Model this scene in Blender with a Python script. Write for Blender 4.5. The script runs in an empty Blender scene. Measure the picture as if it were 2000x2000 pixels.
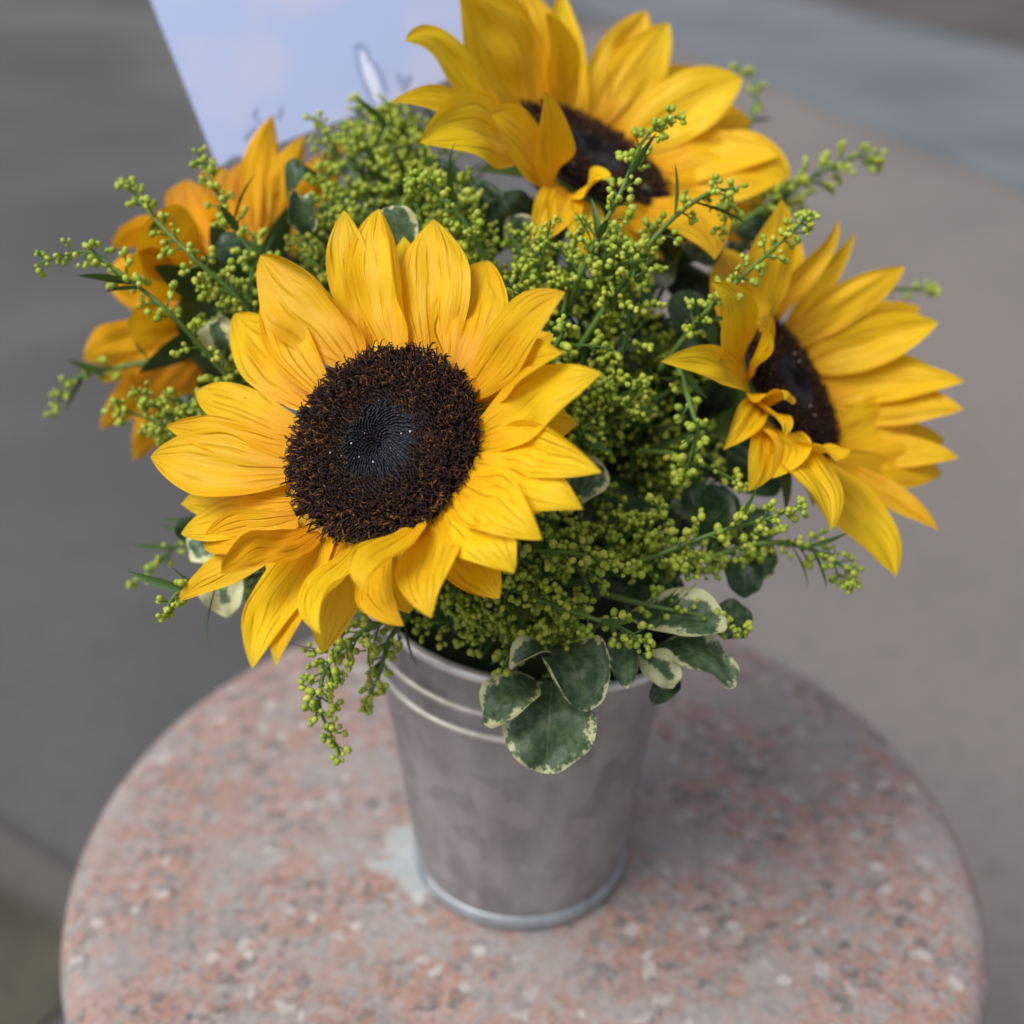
import bpy, bmesh, math, random
import numpy as np

rad = math.radians
rng = np.random.default_rng(11)
random.seed(11)
scene = bpy.context.scene
COL = scene.collection

# ------------------------------------------------------------------ camera
PITCH = rad(30.0)
FOC = 2400.0                                  # focal length in photo pixels (photo is 2000 wide)
CAM = np.array([-0.0036, -0.397, 0.402])
RT = np.array([1.0, 0, 0])
UPV = np.array([0, math.sin(PITCH), math.cos(PITCH)])
FW = np.array([0, math.cos(PITCH), -math.sin(PITCH)])
BK = -FW
cd = bpy.data.cameras.new('camera')
cam = bpy.data.objects.new('camera', cd)
COL.objects.link(cam)
cam.location = CAM.tolist()
cam.rotation_euler = (math.pi / 2 - PITCH, 0, 0)
cd.sensor_width = 36.0
cd.sensor_fit = 'HORIZONTAL'
cd.lens = 36.0 * FOC / 2000.0
cd.clip_start = 0.01
cd.clip_end = 400.0
cd.dof.use_dof = True
cd.dof.focus_distance = 0.362
cd.dof.aperture_fstop = 5.6
cd.dof.aperture_blades = 0
scene.camera = cam

# ------------------------------------------------------------------ sky and sun (bright overcast)
SUN_EL, SUN_AZ = rad(54), rad(-124)           # azimuth from +Y, clockwise: front left
w = bpy.data.worlds.new('World')
scene.world = w
w.use_nodes = True
nt = w.node_tree
nt.nodes.clear()
sky = nt.nodes.new('ShaderNodeTexSky')
sky.sky_type = 'NISHITA'
sky.sun_disc = False
sky.sun_elevation = SUN_EL
sky.sun_rotation = SUN_AZ
sky.dust_density = 4.0
sky.air_density = 1.0
hs = nt.nodes.new('ShaderNodeHueSaturation')
hs.inputs['Saturation'].default_value = 0.30
bg = nt.nodes.new('ShaderNodeBackground')
bg.inputs['Strength'].default_value = 0.088
wo = nt.nodes.new('ShaderNodeOutputWorld')
nt.links.new(sky.outputs[0], hs.inputs['Color'])
nt.links.new(hs.outputs[0], bg.inputs['Color'])
nt.links.new(bg.outputs[0], wo.inputs['Surface'])
sl = bpy.data.lights.new('sun', 'SUN')
sl.energy = 1.5
sl.angle = rad(32)
sl.color = (1.0, 0.96, 0.9)
sun = bpy.data.objects.new('sun', sl)
COL.objects.link(sun)
from mathutils import Vector
sd = Vector((math.cos(SUN_EL) * math.sin(SUN_AZ), math.cos(SUN_EL) * math.cos(SUN_AZ), math.sin(SUN_EL)))
sun.rotation_euler = sd.to_track_quat('Z', 'Y').to_euler()
scene.view_settings.view_transform = 'Standard'
scene.view_settings.look = 'None'
scene.view_settings.exposure = 0.56
scene.view_settings.gamma = 1.0
scene.view_settings.use_curve_mapping = False
scene.cycles.max_bounces = 8
scene.cycles.diffuse_bounces = 4

# ------------------------------------------------------------------ helpers
def nrm(v):
    v = np.asarray(v, float)
    return v / max(np.linalg.norm(v), 1e-12)

def UP(px, py, d):
    """world point seen at photo pixel (px,py) at distance d along the view axis"""
    return CAM + d * ((px - 1000) / FOC * RT + (1000 - py) / FOC * UPV + FW)

def camvec(x, y, z):
    return nrm(x * RT + y * UPV + z * BK)

def mesh_np(name, verts, faces, mat=None, parent=None, smooth=True, uv=None, mods=None):
    verts = np.asarray(verts, np.float32)
    me = bpy.data.meshes.new(name)
    faces = np.asarray(faces, np.int32) if not isinstance(faces, list) else faces
    if isinstance(faces, np.ndarray):
        k = faces.shape[1]
        me.vertices.add(len(verts))
        me.vertices.foreach_set('co', verts.ravel())
        me.loops.add(faces.size)
        me.loops.foreach_set('vertex_index', faces.ravel())
        me.polygons.add(len(faces))
        me.polygons.foreach_set('loop_start', np.arange(0, faces.size, k, dtype=np.int32))
        me.update(calc_edges=True)
        me.validate()
    else:
        me.from_pydata(verts.tolist(), [], faces)
        me.update()
    me.polygons.foreach_set('use_smooth', np.full(len(me.polygons), smooth))
    if uv is not None:
        l = me.uv_layers.new(name='UVMap')
        vi = np.empty(len(me.loops), np.int32)
        me.loops.foreach_get('vertex_index', vi)
        l.data.foreach_set('uv', np.asarray(uv, np.float32)[vi].ravel())
    if mat is not None:
        me.materials.append(mat)
    o = bpy.data.objects.new(name, me)
    COL.objects.link(o)
    if parent is not None:
        o.parent = parent
        o.matrix_parent_inverse = parent.matrix_world.inverted() if False else o.matrix_parent_inverse
    return o

def grid_faces(nv, nu):
    i = np.arange(nv - 1)[:, None] * nu + np.arange(nu - 1)[None, :]
    return np.stack([i, i + 1, i + nu + 1, i + nu], -1).reshape(-1, 4)

def thing(name, label, cat, loc=(0, 0, 0), group=None):
    o = bpy.data.objects.new(name, None)
    o.empty_display_size = 0.02
    COL.objects.link(o)
    o.location = [float(c) for c in loc]
    o['label'] = label
    o['category'] = cat
    if group:
        o['group'] = group
    return o

def tag(o, label, cat, group=None):
    o['label'] = label
    o['category'] = cat
    if group:
        o['group'] = group
    return o

def struct(o):
    o['kind'] = 'structure'
    return o

def off(root, verts):
    """world coordinates into the frame of an unrotated root empty"""
    return np.asarray(verts) - np.array(root.location)

def bez(p, n, vs=None):
    v = (np.linspace(0, 1, n) if vs is None else vs)[:, None]
    a, b, c, d = p
    P = (1 - v) ** 3 * a + 3 * (1 - v) ** 2 * v * b + 3 * (1 - v) * v ** 2 * c + v ** 3 * d
    T = 3 * (1 - v) ** 2 * (b - a) + 6 * (1 - v) * v * (c - b) + 3 * v ** 2 * (d - c)
    return P, T / np.maximum(np.linalg.norm(T, axis=1, keepdims=True), 1e-9)

def catmull(pts, n):
    pts = np.asarray(pts, float)
    P = np.vstack([2 * pts[0] - pts[1], pts, 2 * pts[-1] - pts[-2]])
    m = len(pts) - 1
    out = []
    for t in np.linspace(0, m - 1e-6, n):
        i = int(t); f = t - i
        a, b, c, d = P[i:i + 4]
        out.append(0.5 * ((2 * b) + (-a + c) * f + (2 * a - 5 * b + 4 * c - d) * f ** 2 + (-a + 3 * b - 3 * c + d) * f ** 3))
    out = np.array(out)
    T = np.gradient(out, axis=0)
    return out, T / np.maximum(np.linalg.norm(T, axis=1, keepdims=True), 1e-9)

def tube(P, r, k=6):
    """verts, faces of a tube with radii r along points P"""
    P = np.asarray(P, float)
    n = len(P)
    r = np.broadcast_to(np.asarray(r, float), (n,))
    T = np.gradient(P, axis=0)
    T /= np.maximum(np.linalg.norm(T, axis=1, keepdims=True), 1e-9)
    ref = np.array([0.3, 0.2, 0.93])
    if abs(T[0] @ nrm(ref)) > 0.95:
        ref = np.array([1.0, 0, 0])
    A = np.cross(T, ref)
    A /= np.maximum(np.linalg.norm(A, axis=1, keepdims=True), 1e-9)
    Bv = np.cross(T, A)
    a = np.linspace(0, 2 * np.pi, k, endpoint=False)
    V = P[:, None] + r[:, None, None] * (np.cos(a)[None, :, None] * A[:, None] + np.sin(a)[None, :, None] * Bv[:, None])
    i = np.arange(n - 1)[:, None] * k
    j = np.arange(k)[None, :]
    F = np.stack([i + j, i + (j + 1) % k, i + k + (j + 1) % k, i + k + j], -1).reshape(-1, 4)
    return V.reshape(-1, 3), F

class Bag:
    def __init__(s):
        s.v, s.f, s.n = [], [], 0
    def add(s, V, F):
        s.v.append(V); s.f.append(np.asarray(F) + s.n); s.n += len(V)
    def get(s):
        return np.vstack(s.v), np.vstack(s.f)

def lathe(prof, k=96, wob=None):
    """prof: list of (r,z); returns verts, faces. wob(angle, r, z) -> r, z arrays"""
    a = np.linspace(0, 2 * np.pi, k, endpoint=False)
    V = []
    for r, z in prof:
        rr, zz = (np.full(k, r), np.full(k, z)) if wob is None else wob(a, r, z)
        V.append(np.stack([rr * np.cos(a), rr * np.sin(a), zz], -1))
    V = np.array(V).reshape(-1, 3)
    n = len(prof)
    i = np.arange(n - 1)[:, None] * k
    j = np.arange(k)[None, :]
    F = np.stack([i + j, i + (j + 1) % k, i + k + (j + 1) % k, i + k + j], -1).reshape(-1, 4)
    return V, F

def sm(a, b, x):
    t = np.clip((x - a) / (b - a), 0, 1)
    return t * t * (3 - 2 * t)

# ------------------------------------------------------------------ materials
def mat(name):
    m = bpy.data.materials.new(name)
    m.use_nodes = True
    t = m.node_tree
    t.nodes.clear()
    out = t.nodes.new('ShaderNodeOutputMaterial')
    return m, t, out

def N(t, typ, **kw):
    n = t.nodes.new(typ)
    for k, v in kw.items():
        if k.startswith('i_'):
            n.inputs[k[2:].replace('_', ' ')].default_value = v
        else:
            setattr(n, k, v)
    return n

def ramp(t, stops, interp='LINEAR'):
    r = t.nodes.new('ShaderNodeValToRGB')
    r.color_ramp.interpolation = interp
    el = r.color_ramp.elements
    while len(el) > 1:
        el.remove(el[-1])
    el[0].position, el[0].color = stops[0][0], (*stops[0][1], 1) if len(stops[0][1]) == 3 else stops[0][1]
    for p, c in stops[1:]:
        e = el.new(p)
        e.color = (*c, 1)
    return r

def mixc(t, a, b, fac=None, mode='MIX', f=0.5):
    m = t.nodes.new('ShaderNodeMix')
    m.data_type = 'RGBA'
    m.blend_type = mode
    m.inputs[0].default_value = f
    for sock, val in ((m.inputs[6], a), (m.inputs[7], b)):
        if isinstance(val, tuple):
            sock.default_value = (*val, 1)
        else:
            t.links.new(val, sock)
    if fac is not None:
        t.links.new(fac, m.inputs[0])
    return m.outputs[2]

def math_n(t, op, a, b=None, c=None):
    m = t.nodes.new('ShaderNodeMath')
    m.operation = op
    for i, v in enumerate((a, b, c)):
        if v is None:
            continue
        if isinstance(v, (int, float)):
            m.inputs[i].default_value = v
        else:
            t.links.new(v, m.inputs[i])
    return m.outputs[0]

def petal_mat(name, c_main, c_deep, c_tip):
    m, t, out = mat(name)
    uv = N(t, 'ShaderNodeUVMap')
    sep = N(t, 'ShaderNodeSeparateXYZ')
    t.links.new(uv.outputs[0], sep.inputs[0])
    oi = N(t, 'ShaderNodeObjectInfo')
    # stretched noise = veins running along the petal
    comb = N(t, 'ShaderNodeCombineXYZ')
    t.links.new(math_n(t, 'MULTIPLY', sep.outputs[0], 26.0), comb.inputs[0])
    t.links.new(math_n(t, 'MULTIPLY', sep.outputs[1], 1.6), comb.inputs[1])
    t.links.new(math_n(t, 'MULTIPLY', oi.outputs['Random'], 37.0), comb.inputs[2])
    ns = N(t, 'ShaderNodeTexNoise', i_Scale=1.0, i_Detail=3.0, i_Roughness=0.6)
    t.links.new(comb.outputs[0], ns.inputs['Vector'])
    # a handful of long grooves that wander a little along the petal
    cw = N(t, 'ShaderNodeCombineXYZ')
    t.links.new(math_n(t, 'MULTIPLY', sep.outputs[0], 2.0), cw.inputs[0])
    t.links.new(math_n(t, 'MULTIPLY', sep.outputs[1], 2.2), cw.inputs[1])
    t.links.new(math_n(t, 'MULTIPLY', oi.outputs['Random'], 91.0), cw.inputs[2])
    wn = N(t, 'ShaderNodeTexNoise', i_Scale=1.0, i_Detail=1.0)
    t.links.new(cw.outputs[0], wn.inputs['Vector'])
    qq = math_n(t, 'ADD', math_n(t, 'MULTIPLY', sep.outputs[0], 6.0), math_n(t, 'MULTIPLY', wn.outputs[0], 1.7))
    gd = math_n(t, 'ABSOLUTE', math_n(t, 'SUBTRACT', math_n(t, 'FRACT', qq), 0.5))
    groove = sm_node(t, gd, 0.20, 0.0)
    wn2 = N(t, 'ShaderNodeTexNoise', i_Scale=1.7, i_Detail=1.0)
    t.links.new(cw.outputs[0], wn2.inputs['Vector'])
    groove = math_n(t, 'MULTIPLY', groove, sm_node(t, wn2.outputs[0], 0.36, 0.66))
    ge = N(t, 'ShaderNodeNewGeometry')
    big = N(t, 'ShaderNodeTexNoise', i_Scale=45.0, i_Detail=2.0)
    t.links.new(ge.outputs['Position'], big.inputs['Vector'])
    along = ramp(t, [(0.0, c_deep), (0.35, c_main), (0.9, c_main), (1.0, c_tip)])
    t.links.new(sep.outputs[1], along.inputs[0])
    c = mixc(t, along.outputs[0], c_deep, fac=math_n(t, 'MULTIPLY', sm_node(t, big.outputs[0], 0.45, 0.75), 0.35))
    vein = sm_node(t, ns.outputs[0], 0.52, 0.72)
    c = mixc(t, c, tuple(x * 0.8 for x in c_deep), fac=math_n(t, 'MULTIPLY', vein, 0.24))
    c = mixc(t, c, tuple(x * 0.62 for x in c_deep), fac=math_n(t, 'MULTIPLY', groove, 0.26))  # shade of the fold lines painted darker along the grooves
    sk = N(t, 'ShaderNodeTexVoronoi', i_Scale=420.0)
    t.links.new(ge.outputs['Position'], sk.inputs['Vector'])
    sks = N(t, 'ShaderNodeSeparateColor')
    t.links.new(sk.outputs['Color'], sks.inputs[0])
    spk = math_n(t, 'MULTIPLY', sm_node(t, sk.outputs['Distance'], 0.22, 0.10), sm_node(t, sks.outputs[0], 0.985, 0.99))
    c = mixc(t, c, (0.20, 0.09, 0.01), fac=math_n(t, 'MULTIPLY', spk, 0.6))
    hsv = N(t, 'ShaderNodeHueSaturation')
    t.links.new(c, hsv.inputs['Color'])
    t.links.new(math_n(t, 'MULTIPLY_ADD', oi.outputs['Random'], 0.016, 0.492), hsv.inputs['Hue'])
    t.links.new(math_n(t, 'MULTIPLY_ADD', oi.outputs['Random'], 0.14, 0.93), hsv.inputs['Value'])
    bump = N(t, 'ShaderNodeBump', i_Strength=0.6, i_Distance=0.0009)
    t.links.new(math_n(t, 'SUBTRACT', math_n(t, 'MULTIPLY', ns.outputs[0], 0.6), groove), bump.inputs['Height'])
    p = N(t, 'ShaderNodeBsdfPrincipled', i_Roughness=0.48)
    p.inputs['Specular IOR Level'].default_value = 0.28
    t.links.new(hsv.outputs[0], p.inputs['Base Color'])
    t.links.new(bump.outputs[0], p.inputs['Normal'])
    tr = N(t, 'ShaderNodeBsdfTranslucent')
    t.links.new(mixc(t, hsv.outputs[0], (0.95, 0.42, 0.004), f=0.35), tr.inputs['Color'])
    mx = N(t, 'ShaderNodeMixShader')
    mx.inputs[0].default_value = 0.30
    t.links.new(p.outputs[0], mx.inputs[1])
    t.links.new(tr.outputs[0], mx.inputs[2])
    t.links.new(mx.outputs[0], out.inputs[0])
    return m

def sm_node(t, sock, a, b):
    m = t.nodes.new('ShaderNodeMapRange')
    m.interpolation_type = 'SMOOTHSTEP'
    m.inputs['From Min'].default_value = a
    m.inputs['From Max'].default_value = b
    t.links.new(sock, m.inputs['Value'])
    return m.outputs[0]

def plain_mat(name, stops, rough=0.55, scale=80.0, bump=0.0, spec=0.35, island=True, translucent=0.0, metallic=0.0):
    """colour picked per mesh island (or by noise) from a ramp"""
    m, t, out = mat(name)
    ge = N(t, 'ShaderNodeNewGeometry')
    ns = N(t, 'ShaderNodeTexNoise', i_Scale=scale, i_Detail=3.0)
    t.links.new(ge.outputs['Position'], ns.inputs['Vector'])
    r = ramp(t, stops)
    if island:
        v = math_n(t, 'ADD', math_n(t, 'MULTIPLY', ge.outputs['Random Per Island'], 0.6),
                   math_n(t, 'MULTIPLY', ns.outputs[0], 0.4))
        t.links.new(v, r.inputs[0])
    else:
        t.links.new(ns.outputs[0], r.inputs[0])
    p = N(t, 'ShaderNodeBsdfPrincipled', i_Roughness=rough, i_Metallic=metallic)
    p.inputs['Specular IOR Level'].default_value = spec
    t.links.new(r.outputs[0], p.inputs['Base Color'])
    if bump:
        b = N(t, 'ShaderNodeBump', i_Strength=0.6, i_Distance=bump)
        t.links.new(ns.outputs[0], b.inputs['Height'])
        t.links.new(b.outputs[0], p.inputs['Normal'])
    sh = p.outputs[0]
    if translucent:
        tr = N(t, 'ShaderNodeBsdfTranslucent')
        t.links.new(r.outputs[0], tr.inputs['Color'])
        mx = N(t, 'ShaderNodeMixShader')
        mx.inputs[0].default_value = translucent
        t.links.new(sh, mx.inputs[1])
        t.links.new(tr.outputs[0], mx.inputs[2])
        sh = mx.outputs[0]
    t.links.new(sh, out.inputs[0])
    return m

M = {}
M['petal'] = petal_mat('petal yellow', (0.90, 0.575, 0.010), (0.86, 0.42, 0.006), (0.84, 0.58, 0.02))
M['petal_orange'] = petal_mat('petal deep yellow', (0.88, 0.47, 0.008), (0.82, 0.32, 0.004), (0.84, 0.47, 0.01))
M['bud'] = plain_mat('goldenrod bud', [(0.0, (0.19, 0.30, 0.020)), (0.4, (0.34, 0.46, 0.040)), (0.75, (0.50, 0.58, 0.075)), (1.0, (0.62, 0.63, 0.10))], rough=0.42, scale=60, spec=0.4, translucent=0.12)
M['gstem'] = plain_mat('goldenrod stem', [(0.0, (0.05, 0.11, 0.02)), (1.0, (0.14, 0.24, 0.045))], rough=0.5, scale=50)
M['gleaf'] = plain_mat('goldenrod leaf', [(0.0, (0.03, 0.075, 0.018)), (1.0, (0.08, 0.16, 0.035))], rough=0.5, scale=50, translucent=0.15)
M['sepal'] = plain_mat('sepal green', [(0.0, (0.03, 0.07, 0.015)), (1.0, (0.09, 0.15, 0.035))], rough=0.6, scale=90, translucent=0.1)
M['floret'] = plain_mat('disc floret', [(0.0, (0.007, 0.004, 0.0035)), (0.45, (0.016, 0.006, 0.005)), (0.62, (0.030, 0.010, 0.006)), (0.70, (0.05, 0.018, 0.006)), (0.80, (0.17, 0.08, 0.014))], rough=0.6, scale=120, spec=0.25)
M['inner'] = plain_mat('disc inner floret', [(0.0, (0.006, 0.008, 0.012)), (1.0, (0.022, 0.027, 0.042))], rough=0.42, scale=150, spec=0.5)
M['discbase'] = plain_mat('disc base', [(0.0, (0.008, 0.004, 0.003)), (1.0, (0.02, 0.009, 0.006))], rough=0.8, scale=300, island=False)
M['speck'] = plain_mat('pollen', [(0.0, (0.6, 0.6, 0.58)), (1.0, (0.8, 0.8, 0.78))], rough=0.6)
M['foam'] = plain_mat('foam', [(0.0, (0.012, 0.022, 0.008)), (1.0, (0.03, 0.05, 0.018))], rough=0.95, scale=200, island=False, bump=0.002)

def leaf_mat(name, edge0, edge1, green=((0.042, 0.090, 0.040), (0.11, 0.175, 0.085)), cream=(0.62, 0.64, 0.36)):
    m, t, out = mat(name)
    uv = N(t, 'ShaderNodeUVMap')
    sep = N(t, 'ShaderNodeSeparateXYZ')
    t.links.new(uv.outputs[0], sep.inputs[0])
    ge = N(t, 'ShaderNodeNewGeometry')
    n1 = N(t, 'ShaderNodeTexNoise', i_Scale=230.0, i_Detail=6.0, i_Roughness=0.72)
    t.links.new(ge.outputs['Position'], n1.inputs['Vector'])
    n2 = N(t, 'ShaderNodeTexNoise', i_Scale=420.0, i_Detail=3.0)
    t.links.new(ge.outputs['Position'], n2.inputs['Vector'])
    # uv.x: 0..1 across, distance from the edge
    ed = math_n(t, 'ABSOLUTE', math_n(t, 'MULTIPLY_ADD', sep.outputs[0], 2.0, -1.0))
    tipd = sm_node(t, sep.outputs[1], 0.72, 1.02)
    e = math_n(t, 'MAXIMUM', ed, math_n(t, 'MULTIPLY', tipd, 0.98))
    nn = math_n(t, 'MULTIPLY', math_n(t, 'SUBTRACT', n1.outputs[0], 0.5), 1.9)
    e = math_n(t, 'ADD', e, nn)
    f = sm_node(t, e, edge0, edge1)
    g = mixc(t, green[0], green[1], fac=sm_node(t, n2.outputs[0], 0.35, 0.7))
    # pale grey-green halo between the green and the cream
    f2 = sm_node(t, e, edge0 - 0.22, edge0)
    g = mixc(t, g, (0.13, 0.20, 0.11), fac=math_n(t, 'MULTIPLY', f2, 0.75))
    mid = sm_node(t, math_n(t, 'ABSOLUTE', math_n(t, 'SUBTRACT', sep.outputs[0], 0.5)), 0.022, 0.0)
    g = mixc(t, g, (0.16, 0.22, 0.10), fac=math_n(t, 'MULTIPLY', mid, 0.6))
    c = mixc(t, g, cream, fac=f)
    b = N(t, 'ShaderNodeBump', i_Strength=0.35, i_Distance=0.0008)
    t.links.new(n2.outputs[0], b.inputs['Height'])
    p = N(t, 'ShaderNodeBsdfPrincipled', i_Roughness=0.42)
    p.inputs['Specular IOR Level'].default_value = 0.4
    t.links.new(c, p.inputs['Base Color'])
    t.links.new(b.outputs[0], p.inputs['Normal'])
    tr = N(t, 'ShaderNodeBsdfTranslucent')
    t.links.new(c, tr.inputs['Color'])
    mx = N(t, 'ShaderNodeMixShader')
    mx.inputs[0].default_value = 0.12
    t.links.new(p.outputs[0], mx.inputs[1])
    t.links.new(tr.outputs[0], mx.inputs[2])
    t.links.new(mx.outputs[0], out.inputs[0])
    return m

M['vleaf'] = leaf_mat('variegated leaf', 0.86, 0.93)
M['vleaf2'] = leaf_mat('variegated leaf with broad cream edge', 0.62, 0.70)
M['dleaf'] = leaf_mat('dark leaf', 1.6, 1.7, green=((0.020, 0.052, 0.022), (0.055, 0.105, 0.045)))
M['cleaf'] = leaf_mat('cream leaf', 0.25, 0.36)

def granite():
    m, t, out = mat('pink granite')
    ge = N(t, 'ShaderNodeNewGeometry')
    tc = N(t, 'ShaderNodeTexCoord')
    vec = tc.outputs['Object']
    wn = N(t, 'ShaderNodeTexNoise', i_Scale=160.0, i_Detail=3.0)
    t.links.new(vec, wn.inputs['Vector'])
    warp = N(t, 'ShaderNodeVectorMath', operation='MULTIPLY_ADD')
    t.links.new(wn.outputs['Color'], warp.inputs[0])
    warp.inputs[1].default_value = (0.006, 0.006, 0.006)
    t.links.new(vec, warp.inputs[2])
    v1 = N(t, 'ShaderNodeTexVoronoi', i_Scale=190.0)
    t.links.new(warp.outputs[0], v1.inputs['Vector'])
    s1 = N(t, 'ShaderNodeSeparateColor')
    t.links.new(v1.outputs['Color'], s1.inputs[0])
    r1 = ramp(t, [(0.0, (0.12, 0.115, 0.11)), (0.09, (0.22, 0.215, 0.21)), (0.26, (0.34, 0.325, 0.32)), (0.44, (0.36, 0.205, 0.165)),
                  (0.74, (0.42, 0.245, 0.20)), (0.88, (0.40, 0.33, 0.305)), (0.97, (0.55, 0.53, 0.51))], 'CONSTANT')
    t.links.new(s1.outputs[0], r1.inputs[0])
    v2 = N(t, 'ShaderNodeTexVoronoi', i_Scale=420.0)
    t.links.new(vec, v2.inputs['Vector'])
    s2 = N(t, 'ShaderNodeSeparateColor')
    t.links.new(v2.outputs['Color'], s2.inputs[0])
    r2 = ramp(t, [(0.0, (0.13, 0.12, 0.12)), (0.2, (0.34, 0.32, 0.31)), (0.5, (0.36, 0.22, 0.19)), (0.85, (0.46, 0.36, 0.33))], 'CONSTANT')
    t.links.new(s2.outputs[0], r2.inputs[0])
    c = mixc(t, r1.outputs[0], r2.outputs[0], f=0.42)
    c = mixc(t, c, (0.335, 0.265, 0.245), f=0.12)
    big = N(t, 'ShaderNodeTexNoise', i_Scale=26.0, i_Detail=3.0)
    t.links.new(vec, big.inputs['Vector'])
    c = mixc(t, c, (0.34, 0.33, 0.325), fac=math_n(t, 'MULTIPLY', sm_node(t, big.outputs[0], 0.44, 0.66), 0.6))
    # pale crystals
    v3 = N(t, 'ShaderNodeTexVoronoi', i_Scale=75.0)
    t.links.new(warp.outputs[0], v3.inputs['Vector'])
    sp = sm_node(t, v3.outputs['Distance'], 0.24, 0.16)
    s3 = N(t, 'ShaderNodeSeparateColor')
    t.links.new(v3.outputs['Color'], s3.inputs[0])
    sp = math_n(t, 'MULTIPLY', sp, sm_node(t, s3.outputs[0], 0.72, 0.76))
    c = mixc(t, c, (0.62, 0.59, 0.57), fac=math_n(t, 'MULTIPLY', sp, 0.55))
    # pale mineral stain on the stone left of the bucket
    sx = N(t, 'ShaderNodeSeparateXYZ')
    t.links.new(ge.outputs['Position'], sx.inputs[0])
    sn = N(t, 'ShaderNodeTexNoise', i_Scale=70.0, i_Detail=4.0)
    t.links.new(vec, sn.inputs['Vector'])
    dx = math_n(t, 'MULTIPLY', math_n(t, 'ADD', sx.outputs[0], 0.047), 60.0)
    dy = math_n(t, 'MULTIPLY', math_n(t, 'ADD', sx.outputs[1], 0.006), 29.0)
    dd = math_n(t, 'SQRT', math_n(t, 'ADD', math_n(t, 'MULTIPLY', dx, dx), math_n(t, 'MULTIPLY', dy, dy)))
    dd = math_n(t, 'ADD', dd, math_n(t, 'MULTIPLY', math_n(t, 'SUBTRACT', sn.outputs[0], 0.5), 2.6))
    c = mixc(t, c, (0.46, 0.55, 0.56), fac=math_n(t, 'MULTIPLY', sm_node(t, dd, 1.0, 0.45), 0.6))
    p = N(t, 'ShaderNodeBsdfPrincipled', i_Roughness=0.36)
    p.inputs['Specular IOR Level'].default_value = 0.42
    t.links.new(c, p.inputs['Base Color'])
    t.links.new(math_n(t, 'MULTIPLY_ADD', big.outputs[0], 0.25, 0.26), p.inputs['Roughness'])
    t.links.new(p.outputs[0], out.inputs[0])
    return m
M['granite'] = granite()

def galv(name, base, rough):
    m, t, out = mat(name)
    tc = N(t, 'ShaderNodeTexCoord')
    mp = N(t, 'ShaderNodeMapping')
    mp.inputs['Scale'].default_value = (1, 1, 0.35)
    t.links.new(tc.outputs['Object'], mp.inputs['Vector'])
    n1 = N(t, 'ShaderNodeTexNoise', i_Scale=55.0, i_Detail=5.0, i_Roughness=0.65)
    t.links.new(mp.outputs[0], n1.inputs['Vector'])
    n2 = N(t, 'ShaderNodeTexNoise', i_Scale=260.0, i_Detail=3.0)
    t.links.new(tc.outputs['Object'], n2.inputs['Vector'])
    c = mixc(t, tuple(x * 0.72 for x in base), tuple(min(1, x * 1.15) for x in base), fac=sm_node(t, n1.outputs[0], 0.3, 0.7))
    vs = N(t, 'ShaderNodeTexVoronoi', i_Scale=90.0)
    t.links.new(tc.outputs['Object'], vs.inputs['Vector'])
    s3 = N(t, 'ShaderNodeSeparateColor')
    t.links.new(vs.outputs['Color'], s3.inputs[0])
    c = mixc(t, c, (0.75, 0.74, 0.74), fac=math_n(t, 'MULTIPLY', s3.outputs[0], 0.22))
    p = N(t, 'ShaderNodeBsdfPrincipled', i_Metallic=0.6)
    t.links.new(c, p.inputs['Base Color'])
    t.links.new(math_n(t, 'MULTIPLY_ADD', n1.outputs[0], 0.22, rough), p.inputs['Roughness'])
    b = N(t, 'ShaderNodeBump', i_Strength=0.12, i_Distance=0.0008)
    t.links.new(n2.outputs[0], b.inputs['Height'])
    t.links.new(b.outputs[0], p.inputs['Normal'])
    t.links.new(p.outputs[0], out.inputs[0])
    return m
M['zinc'] = galv('galvanised tin', (0.335, 0.33, 0.345), 0.38)
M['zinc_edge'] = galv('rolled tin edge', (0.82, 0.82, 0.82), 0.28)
M['zinc_rib_highlight'] = galv('rib with painted highlight', (0.86, 0.83, 0.76), 0.34)  # highlight on the ribs painted in as a paler cream base colour
M['zinc_hoop'] = galv('dull tin hoop', (0.36, 0.41, 0.46), 0.38)

def ground_mat(name, c1, c2, scale=1.2, fine=60.0, rough=0.85):
    m, t, out = mat(name)
    ge = N(t, 'ShaderNodeNewGeometry')
    n1 = N(t, 'ShaderNodeTexNoise', i_Scale=scale, i_Detail=4.0)
    n2 = N(t, 'ShaderNodeTexNoise', i_Scale=fine, i_Detail=4.0)
    t.links.new(ge.outputs['Position'], n1.inputs['Vector'])
    t.links.new(ge.outputs['Position'], n2.inputs['Vector'])
    c = mixc(t, c1, c2, fac=sm_node(t, n1.outputs[0], 0.3, 0.7))
    c = mixc(t, c, tuple(x * 0.6 for x in c1), fac=math_n(t, 'MULTIPLY', sm_node(t, n2.outputs[0], 0.5, 0.75), 0.5))
    p = N(t, 'ShaderNodeBsdfPrincipled', i_Roughness=rough)
    t.links.new(c, p.inputs['Base Color'])
    b = N(t, 'ShaderNodeBump', i_Strength=0.5, i_Distance=0.004)
    t.links.new(n2.outputs[0], b.inputs['Height'])
    t.links.new(b.outputs[0], p.inputs['Normal'])
    t.links.new(p.outputs[0], out.inputs[0])
    return m

# ------------------------------------------------------------------ ground (far below and out of focus)
GZ = -0.55
def gpt(px, py, z=GZ):
    d = (px - 1000) / FOC * RT + (1000 - py) / FOC * UPV + FW
    s = (z - CAM[2]) / d[2]
    return CAM + s * d

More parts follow.
